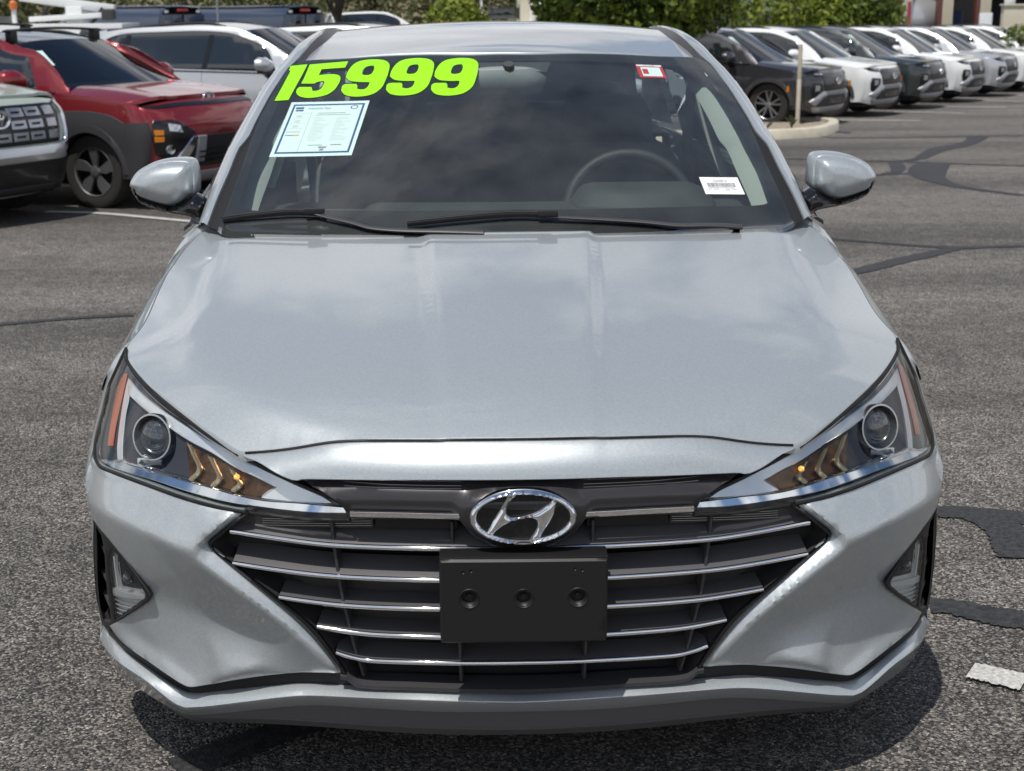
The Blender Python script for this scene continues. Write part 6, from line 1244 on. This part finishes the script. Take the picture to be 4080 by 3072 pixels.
# ---- the row on the right: one crossover, then copies in other colours
def crossover(pnt, label):
    t, paints, face, side_x, S, hood, WS, RF, zb = make_suv('crossover', label, pnt, group='row of crossovers on the right')
    fy = lambda off: (lambda x, z: (x, face(x, z)[1]+off, z))
    gp_ = [(-.60, .90), (-.30, .895), (0, .89), (.30, .895), (.60, .90), (.54, .72), (.49, .60), (-.49, .60), (-.54, .72)]
    g = add('grille', patch(gp_, fy(-.004), .06, .03, edge=.004), gloss_bk, t, 40)
    for r0 in range(4):
        for c in range(-4, 5):
            cx = c*.112+(.056 if r0 % 2 else 0); cz = .64+.062*r0
            if abs(cx) > .50 or abs(cx) < .10: continue
            add('grille_insert', patch([(cx-.045, cz), (cx-.02, cz+.022), (cx+.045, cz+.014), (cx+.03, cz-.018)], fy(-.010), .05, .008, edge=.002), trim_b, g)
    badge(g, 0, face(0, .76)[1]-.03, .76, .105, .062)
    add2('running_light', patch([(.50, .895), (.60, .905), (.78, .905), (.84, .90), (.80, .87), (.60, .855)], fy(-.008), .05, .02, edge=.004), gloss_bk, t, 40)
    add2('light_strip', patch([(.53, .888), (.72, .893), (.74, .880), (.56, .870)], fy(-.014), .05, .01, edge=.002), lamp_b, t)
    hl_ = add2('headlight', patch([(.60, .72), (.78, .735), (.80, .64), (.775, .50), (.74, .47), (.66, .56), (.60, .62)], fy(-.006), .05, .02, edge=.004), gloss_bk, t, 40)
    add2('lamp_unit', patch([(.655, .69), (.735, .70), (.73, .60), (.66, .61)], fy(-.012), .04, .01, edge=.003), lamp_b, hl_)
    add2('bumper_wing', patch([(.49, .585), (.56, .58), (.80, .43), (.70, .36), (.52, .50), (.44, .50)], fy(-.030), .05, .05, edge=.008, puff=(.02, .04)), skid, t, 40)
    lb_ = add('lower_bumper', patch([(-.48, .56), (.48, .56), (.66, .38), (.60, .32), (-.60, .32), (-.66, .38)], fy(-.012), .06, .04, edge=.005), cladding, t, 40)
    add('upper_skid_bar', patch([(-.46, .585), (.46, .585), (.43, .53), (-.43, .53)], fy(-.028), .06, .05, edge=.006, puff=(.015, .03)), skid, t, 40)
    add('lower_intake', patch([(-.34, .47), (.34, .47), (.34, .38), (-.34, .38)], fy(-.016), .06, .01, edge=0), gloss_bk, lb_)
    add('skid_plate', patch([(-.56, .325), (.56, .325), (.74, .335), (.66, .255), (.50, .235), (-.50, .235), (-.66, .255), (-.74, .335)], fy(-.030), .06, .06, edge=.008, puff=(.015, .03)), skid, t, 40)
    add2('marker_lamp', patch([(.505, .60), (.505, .70), (.535, .69), (.55, .59)], lambda y, z: (side_x(y, z)+.024, y, z), .05, .02, (-1, 0, 0)), amber_b, t)
    return t, paints
trim_b = mat('dark_chrome', (.10, .10, .11), .2, .9)
base_x, base_p = crossover(P_DARK, 'charcoal crossover nearest the kerb island, front wheel beside the cream post')
names_x = {o.data.name for o in base_p}
def recolour(t, pnt):
    for ch in t.children:
        if ch.data is not None and ch.data.name in names_x: ch.material_slots[0].link = 'OBJECT'; ch.material_slots[0].material = pnt
ROW = [(P_WHITE, 'white crossover between the nearest charcoal one and a dark green grey one'), (P_GREEN, 'dark green grey crossover, third car from the cream post'), (P_WHITE, 'white crossover between the dark green grey one and the silver one'), (P_SILVER, 'silver crossover with a dark grey door mirror'), (P_WHITE, 'white crossover just past the silver one, only cabin and bonnet showing'), (P_WHITE, 'last white crossover at the right edge of the photo')]
RX, RY, DX, DY, RDEG = 6.16, 22.30, 1.68, 2.43, 56
put(base_x, RX, RY, RDEG)
for i, (pnt, lab) in enumerate(ROW):
    c = copy_tree(base_x); c['label'] = lab; recolour(c, pnt); put(c, RX+DX*(i+1), RY+DY*(i+1), RDEG)
# ---- red crossover with roof bars --------------------------------------------
t, paints, face, side_x, S, hood, WS, RF, zb = make_suv('red_crossover', 'red crossover with a black roof, roof bars and grey wheel arch cladding', P_RED, L=4.36, W=1.825, Hh=1.60, wb=2.66, oh=.86, tr=.345, hood_f=1.01, hood_r=1.105, roof=P_BLACK, spokes=6, ws0=1.00, ws1=1.88, group=None, corner_clad=.84)
red_suv = t; fy = lambda off: (lambda x, z: (x, face(x, z)[1]+off, z))
add('light_bar', patch([(-.84, .945), (-.5, .965), (0, .965), (.5, .965), (.84, .945), (.78, .930), (.5, .940), (0, .940), (-.5, .940), (-.78, .930)], fy(-.006), .04, .02, edge=.004), gloss_bk, t, 40)
badge(t, 0, face(0, .995)[1]-.012, .998, .085, .042)
hl_ = add2('headlight', patch([(.42, .70), (.62, .81), (.80, .82), (.825, .70), (.80, .52), (.72, .47), (.56, .58)], fy(-.010), .04, .03, edge=.005), gloss_bk, t, 40)
add2('lamp_unit', patch([(.60, .775), (.70, .795), (.70, .73), (.58, .71)], fy(-.016), .03, .01, edge=.003), lamp_b, hl_)
add2('fog_unit', lathe((.70, face(.70, .56)[1]-.012, .56), (.3, -1, 0), [(.045, -.01), (.040, .006), (.02, .0), (0, .002)], 18), lamp_b, hl_)
for z0 in (.735, .675): add2('marker_lamp', patch([(.755, z0), (.815, z0+.004), (.812, z0-.040), (.757, z0-.040)], fy(-.022), .04, .012, edge=.003), amber_b, hl_)
add2('arch_flare', patch([(.40, .36), (.42, .80), (.60, .87), (.95, .90), (1.30, .86), (1.42, .74), (1.36, .72), (1.22, .66)]+[(y, z) for y, z in arch(.86, .42, 150, 30, 14, .34)]+[(.46, .36)], lambda y, z: (side_x(y, z)+.014, y, z), .05, .03, (-1, 0, 0)), cladding, t, 40)
add2('rear_arch_flare', patch([(3.02, .50), (3.08, .74), (3.3, .82), (3.6, .835), (3.9, .80), (4.05, .6)]+[(y, z) for y, z in arch(3.52, .42, 150, 30, 14, .34)], lambda y, z: (side_x(y, z)+.014, y, z), .05, .03, (-1, 0, 0)), cladding, t, 40)
low = add('lower_grille', patch([(-.40, .66), (.40, .66), (.52, .55), (.46, .38), (-.46, .38), (-.52, .55)], fy(-.006), .05, .03, edge=.004), black_pl, t, 40)
for z0 in (.42, .47, .52): add('grille_slat', xf(box(-.40, .40, -.02, .0, -.007, .007), Matrix.Translation((0, face(0, z0)[1]-.012, z0))), gloss_bk, low)
add2('bumper_blade', patch([(.40, .66), (.46, .66), (.62, .50), (.66, .40), (.60, .38), (.50, .50)], fy(-.022), .04, .05, edge=.006), bright, t, 40)
add2('bumper_post', patch([(.30, .66), (.40, .66), (.42, .42), (.32, .42)], fy(-.026), .04, .05, edge=.006), skid, t, 40)
add('skid_plate', patch([(-.60, .33), (.60, .33), (.52, .24), (-.52, .24)], fy(-.02), .06, .06, edge=.008), skid, t, 40)
for y0 in (2.02, 2.95):
    zr = RF(.55, y0)[2]; bar = add('roof_bar', tube([(x, y0, zr+.115-.02*(x/.6)**2) for x in np.linspace(-.66, .66, 14)], .022, 8, 1.4, .6), black_pl, t, 60)
    for s in (1, -1): add('bar_foot', xf(box(-.04, .04, -.045, .045, -.07, .055, .015), Matrix.Translation((s*.575, y0, zr+.055))), black_pl, bar)
put(red_suv, -2.47, 11.22, 63)
# ---- pale sage boxy suv at the left edge ----------------------------------------
t, paints, face, side_x, S, hood, WS, RF, zb = make_suv('boxy_suv', 'pale sage boxy suv with a bright framed grille, cut by the left edge', P_SAGE, L=4.83, W=1.90, Hh=1.76, wb=2.815, oh=.90, tr=.37, hood_f=1.06, hood_r=1.14, boxy=1., ws0=1.10, ws1=1.82)
sage = t; fy = lambda off: (lambda x, z: (x, face(x, z)[1]+off, z))
g = add('grille', patch([(-.70, .985), (.70, .985), (.74, .90), (.66, .66), (-.66, .66), (-.74, .90)], fy(-.004), .06, .03, edge=.004), gloss_bk, t, 40)
gm = mat('satin_grille_link', (.42, .43, .46), .25, .9)
for r0, z0 in enumerate((.93, .83, .73)):
    for c in range(-3, 4):
        if c == 0 and r0 < 2: continue
        cx = c*.195; hz = .033; hx = .080
        if abs(c) == 3: add('grille_link', patch([(cx-hx*.7, z0-hz), (cx+hx*.7, z0-hz), (cx+hx*.7, z0+hz), (cx-hx*.7, z0+hz)], fy(-.022), .05, .02, edge=.004), gm, g, 40)
        else: add('grille_link', patch([(cx-hx, z0-hz), (cx+hx, z0-hz), (cx+hx, z0+hz), (cx-hx, z0+hz)], fy(-.022), .05, .02, holes=[[(cx-hx*.7, z0-hz*.35), (cx+hx*.6, z0-hz*.35), (cx+hx*.6, z0+hz*.35), (cx-hx*.7, z0+hz*.35)]], edge=.004), gm, g, 40)
badge(g, 0, face(0, .88)[1]-.03, .88, .11, .075)
fr = [(.72, 1.0), (.79, .90), (.76, .66), (.70, .635)]
add2('grille_frame', tube(crm([(x, face(x, z)[1]-.02, z) for x, z in fr], 20), .022, 8), bright, g, 60)
add('bumper_bar', patch([(-.76, .635), (.76, .635), (.74, .52), (-.74, .52)], fy(-.030), .06, .06, edge=.01, puff=(.02, .04)), P_SILVER, t, 40)
hl_ = add2('headlight', patch([(.79, .80), (.865, .80), (.87, .56), (.80, .54)], fy(-.010), .04, .03, edge=.004), gloss_bk, t, 40)
for x0 in (.81, .84): add2('lamp_unit', patch([(x0-.010, .78), (x0+.010, .78), (x0+.012, .58), (x0-.008, .57)], fy(-.018), .04, .01, edge=.002), lamp_b, hl_)
add2('marker_lamp', patch([(.80, .935), (.845, .925), (.855, .88), (.805, .89)], fy(-.012), .04, .01, edge=.003), trim_b, t)
lo = add('lower_bumper', patch([(-.86, .515), (.86, .515), (.80, .24), (-.80, .24)], fy(-.012), .06, .05, edge=.01), black_pl, t, 40)
add('lower_intake', patch([(-.55, .47), (.55, .47), (.52, .34), (-.52, .34)], fy(-.020), .06, .02, edge=.003), gloss_bk, lo)
add('skid_plate', patch([(-.62, .30), (.62, .30), (.58, .255), (-.58, .255)], fy(-.026), .06, .03, edge=.005), cladding, lo)
put(sage, -4.01, 9.51, 60)
# ---- silver suv seen from the side, and the roof of another behind the sedan --------
t, paints, face, side_x, S, hood, WS, RF, zb = make_suv('silver_suv', 'pale silver suv side on behind the red crossover', P_SILVER, L=4.75, W=1.89, Hh=1.74, wb=2.80, oh=.90, hood_f=1.02, hood_r=1.14, ws0=1.06, ws1=1.95, sheet=False)
badge(t, 0, face(0, .80)[1]-.012, .80, .1, .06)
add('grille', patch([(-.6, .92), (.6, .92), (.5, .6), (-.5, .6)], lambda x, z: (x, face(x, z)[1]-.004, z), .08, .03), gloss_bk, t)
put(t, -1.04, 17.09, 75)
c = copy_tree(t); c['label'] = 'silver suv hidden behind the sedan, only its roof and black rails showing'; put(c, .68, 18.74, 75)
silver_suv2 = c

names_s = {o.data.name for o in paints}
def recolour2(t, pnt, names):
    for ch in t.children:
        if ch.data is not None and ch.data.name in names: ch.material_slots[0].link = 'OBJECT'; ch.material_slots[0].material = pnt
for lab, x, y, deg in (('white suv parked far behind the sedan roof, left of the yellow green shrub', -1.6, 55.5, 100), ('white car beyond the thin dark trunk at the back of the lot', -4.6, 53.0, 60), ('white suv with red tail lamps inside the garage bay', 14.6, 54.0, 200)):
    c = copy_tree(silver_suv2); c['label'] = lab; recolour2(c, P_WHITE, names_s); put(c, x, y, deg)
# ---- navy delivery vans ---------------------------------------------------------
def make_van(label, text):
    t = thing('delivery_van', label, 'van', group='navy delivery vans'); W, Hh, L = 1.02, 2.42, 5.6
    sec = [(-W, .35), (-W-.01, 1.0), (-W+.02, 1.6), (-W+.10, 2.1), (-W+.20, 2.32), (-W+.34, Hh), (0, Hh+.03), (W-.34, Hh), (W-.20, 2.32), (W-.10, 2.1), (W-.02, 1.6), (W+.01, 1.0), (W, .35)]
    add('body', loft([np.array([(x*.94, .0, .4+(z-.4)*.985) for x, z in sec]), np.array([(x, .06, z) for x, z in sec]), np.array([(x, 4.2, z) for x, z in sec]), np.array([(x*.97, 4.7, .35+(z-.35)*.92) for x, z in sec]), np.array([(x*.92, 5.2, .35+(z-.35)*.50) for x, z in sec]), np.array([(x*.80, L, .35+(z-.35)*.30) for x, z in sec])]), P_NAVY, t, 40)
    add('roof_edge', loft([np.array([(x, 0.02+4.1*s_, Hh-.02+.03) for x in (-W+.26, -W+.40)]) for s_ in (0, .25, .5, .75, 1)]), P_SILVER, t)
    for s in (-1, 1): add('rear_door', box(s*.47-.44, s*.47+.44, -.03, .0, .45, 2.18, .02), P_NAVY, t)
    for s in (-1, 1): add('rear_window', box(s*.47-.33, s*.47+.33, -.04, -.028, 1.45, 2.0, .01), dark_glass, t)
    add('brake_lamp', box(-.22, .22, -.04, .0, 2.26, 2.34, .01), red_b, t)
    for s in (-1, 1):
        add('tail_lamp', box(s*.93-.05, s*.93+.05, -.05, .02, .95, 1.25, .01), red_b, t); add('reverse_lamp', box(s*.93-.05, s*.93+.05, -.05, .02, 1.26, 1.58, .01), white_b, t); add('roof_marker', box(s*.66-.07, s*.66+.07, -.035, .0, 2.22, 2.30, .01), white_b, t)
    add('bumper', box(-.98, .98, -.12, .04, .35, .52, .02), black_pl, t)
    g = text_geo(text, .40); add('side_lettering', ([(-W-.018, .72-x, 1.02+y) for x, y, _ in g[0]], g[1]), white_b, t, None)
    g = text_geo(text, .20); add('door_lettering', ([(.55+x, -.034, 1.0+y) for x, y, _ in g[0]], g[1]), white_b, t, None)
    for s in (-1, 1):
        for y in (1.0, 4.5): wheel_b(s*.88, y, .35, .22, s, t)
    return t
v = make_van('navy delivery van behind the bucket truck, left of the pole', 'prime'); v.location = (-9.2, 43.0, gz(-9.2, 43.0)-.02); v.rotation_euler = (0, 0, math.radians(54.7))
c = copy_tree(v); c['label'] = 'navy delivery van right of the thin grey pole'; c.location = (-5.42, 43.1, gz(-9, 43.0)-.05); c.rotation_euler = (0, 0, math.radians(54.7))
# ---- white bucket truck ------------------------------------------------------------
t = thing('bucket_truck', 'white utility truck with a folded boom and orange parts at the top left', 'truck', (-11.0, 37.3, gz(-11, 37.3)))
add('service_body', box(-2.0, 1.35, -.2, 1.9, .65, 1.90, .03), white_b, t)
for i in range(4): add('locker_door', box(-1.9+.8*i, -1.2+.8*i, -.225, -.2, .75, 1.68, .01), white_b, t)
add('bed_floor', box(-2.0, 1.5, -.2, 1.9, .45, .65), black_pl, t); add('orange_board', box(-.2, .35, .1, .6, 1.70, 1.86, .02), orange_b, t)
add('cab', loft([np.array([(x, y, z) for y, z in ((-.25, .5), (-.25, 1.5), (0, 2.1), (1.7, 2.1), (1.95, 1.5), (1.95, .5))]) for x in (-4.1, -3.7, -2.2, -2.05)]), white_b, t, 40)
add('cab_window', box(-3.3, -2.4, -.27, -.24, 1.35, 1.95, .01), dark_glass, t)
add('boom_pedestal', box(-.35, .1, .5, 1.2, 1.7, 2.35, .04), white_b, t); add('lower_boom', xf(box(-1.5, 1.1, -.14, .14, -.12, .12, .03), Matrix.Translation((-.15, .8, 2.42)) @ Matrix.Rotation(math.radians(8), 4, 'Y')), white_b, t)
add('upper_boom', xf(box(-1.2, .8, -.10, .10, -.07, .07, .02), Matrix.Translation((-.1, .4, 2.08)) @ Matrix.Rotation(math.radians(-3), 4, 'Y')), white_b, t)
add('bucket', box(.70, 1.02, .2, .6, 1.98, 2.28, .04), trim_grey, t); add('beacon', lathe((-1.65, .2, 2.28), (0, 0, 1), [(.10, 0), (.10, .18), (.05, .24), (0, .25)], 14), orange_b, t); add('beacon_post', box(-1.70, -1.60, .15, .25, 1.78, 2.28), white_b, t)
for x in (-1.2, .3): add('hydraulic_arm', tube([(x, .3, 1.75), (x+.35, .6, 2.3)], .05, 8), black_pl, t)
for x in (1.6, 1.9): add('hose_reel', lathe((x-.1, -.1, 1.35), (0, -1, 0), [(.0, -.05), (.14, -.05), (.14, .05), (0, .05)], 14), mat('faded_pink_plastic', (.55, .32, .26), .6), t)
for y in (.0, 1.7):
    for x in (-3.2, .6): wheel_b(x, y, .42, .26, -1 if y < 1 else 1, t) if False else add('wheel', lathe((x, y, .42), (0, -1, 0), [(.0, -.12), (.36, -.13), (.42, -.08), (.42, .08), (.36, .13), (.0, .10)], 24), tyre_b, t, 40)
# ---- white pickup with a ladder rack, and a white van, in front of the cream building -----
t = thing('rack_pickup', 'white pickup with a white ladder rack beside the yellow green shrub', 'pickup', (.95, 47.0, gz(.95, 47.0)))
add('bed', box(-.9, .9, 0, 2.2, .6, 1.15, .03), white_b, t); add('tailgate', box(-.86, .86, -.04, .0, .62, 1.12, .02), white_b, t)
add('cab', loft([np.array([(x*k, y, z) for x, z in ((-.9, .6), (-.9, 1.15), (-.72, 1.72), (.72, 1.72), (.9, 1.15), (.9, .6))]) for y, k in ((2.25, 1), (3.6, 1), (3.65, .98))]), white_b, t, 40); add('rear_window', box(-.6, .6, 2.22, 2.245, 1.22, 1.6, .01), dark_glass, t)
for x in (-.84, .84):
    for y in (.1, 2.1): add('rack_post', box(x-.035, x+.035, y-.035, y+.035, 1.15, 1.98), white_b, t)
    add('rack_rail', box(x-.04, x+.04, 0, 2.6, 1.98, 2.06), white_b, t)
for y in (.1, 1.1, 2.1): add('rack_bar', box(-.80, .80, y-.035, y+.035, 1.985, 2.055), white_b, t)
for s in (-1, 1):
    for y in (.9, 4.2): wheel_b(s*.8, y, .38, .24, s, t)
add('bonnet', box(-.88, .88, 3.66, 5.2, .5, 1.12, .06), white_b, t)
t = thing('white_van', 'white van half hidden by the large tree, against the cream building', 'van', (2.75, 44.6, gz(2.75, 44.6)))
add('body', loft([np.array([(x, y, .4+(z-.4)*k) for x, z in ((-.92, .4), (-.95, 1.0), (-.86, 1.62), (-.72, 1.80), (.72, 1.80), (.86, 1.62), (.95, 1.0), (.92, .4))]) for y, k in ((0, .97), (.05, 1), (3.6, 1), (4.6, .45))]), white_b, t, 40)
add('back_wall', box(-.9, .9, -.01, .02, .42, 1.70, .02), white_b, t); add('rear_window', box(-.74, .74, -.03, -.01, 1.05, 1.58, .02), dark_glass, t)
for s in (-1, 1):
    add('tail_lamp', box(s*.84-.05, s*.84+.05, -.03, .0, .85, 1.3, .01), red_b, t)
    for y in (.8, 3.6): wheel_b(s*.8, y, .34, .22, s, t)

# ---- a second silver sedan, parked behind the first and seen only through its glass ----
SKIP = {'price_numeral', 'window_sheet', 'stock_label', 'barcode_label'}
def copy_clean(o, parent=None):
    c = o.copy(); COL.objects.link(c); c.parent = parent
    for ch in list(o.children):
        if ch.name.split('.')[0] not in SKIP: copy_clean(ch, c)
    return c
c = copy_clean(car); c['label'] = 'silver sedan parked behind, glimpsed only through the cabin of the one in front'; c.location = (.42, 8.6, gz(.42, 9.5))
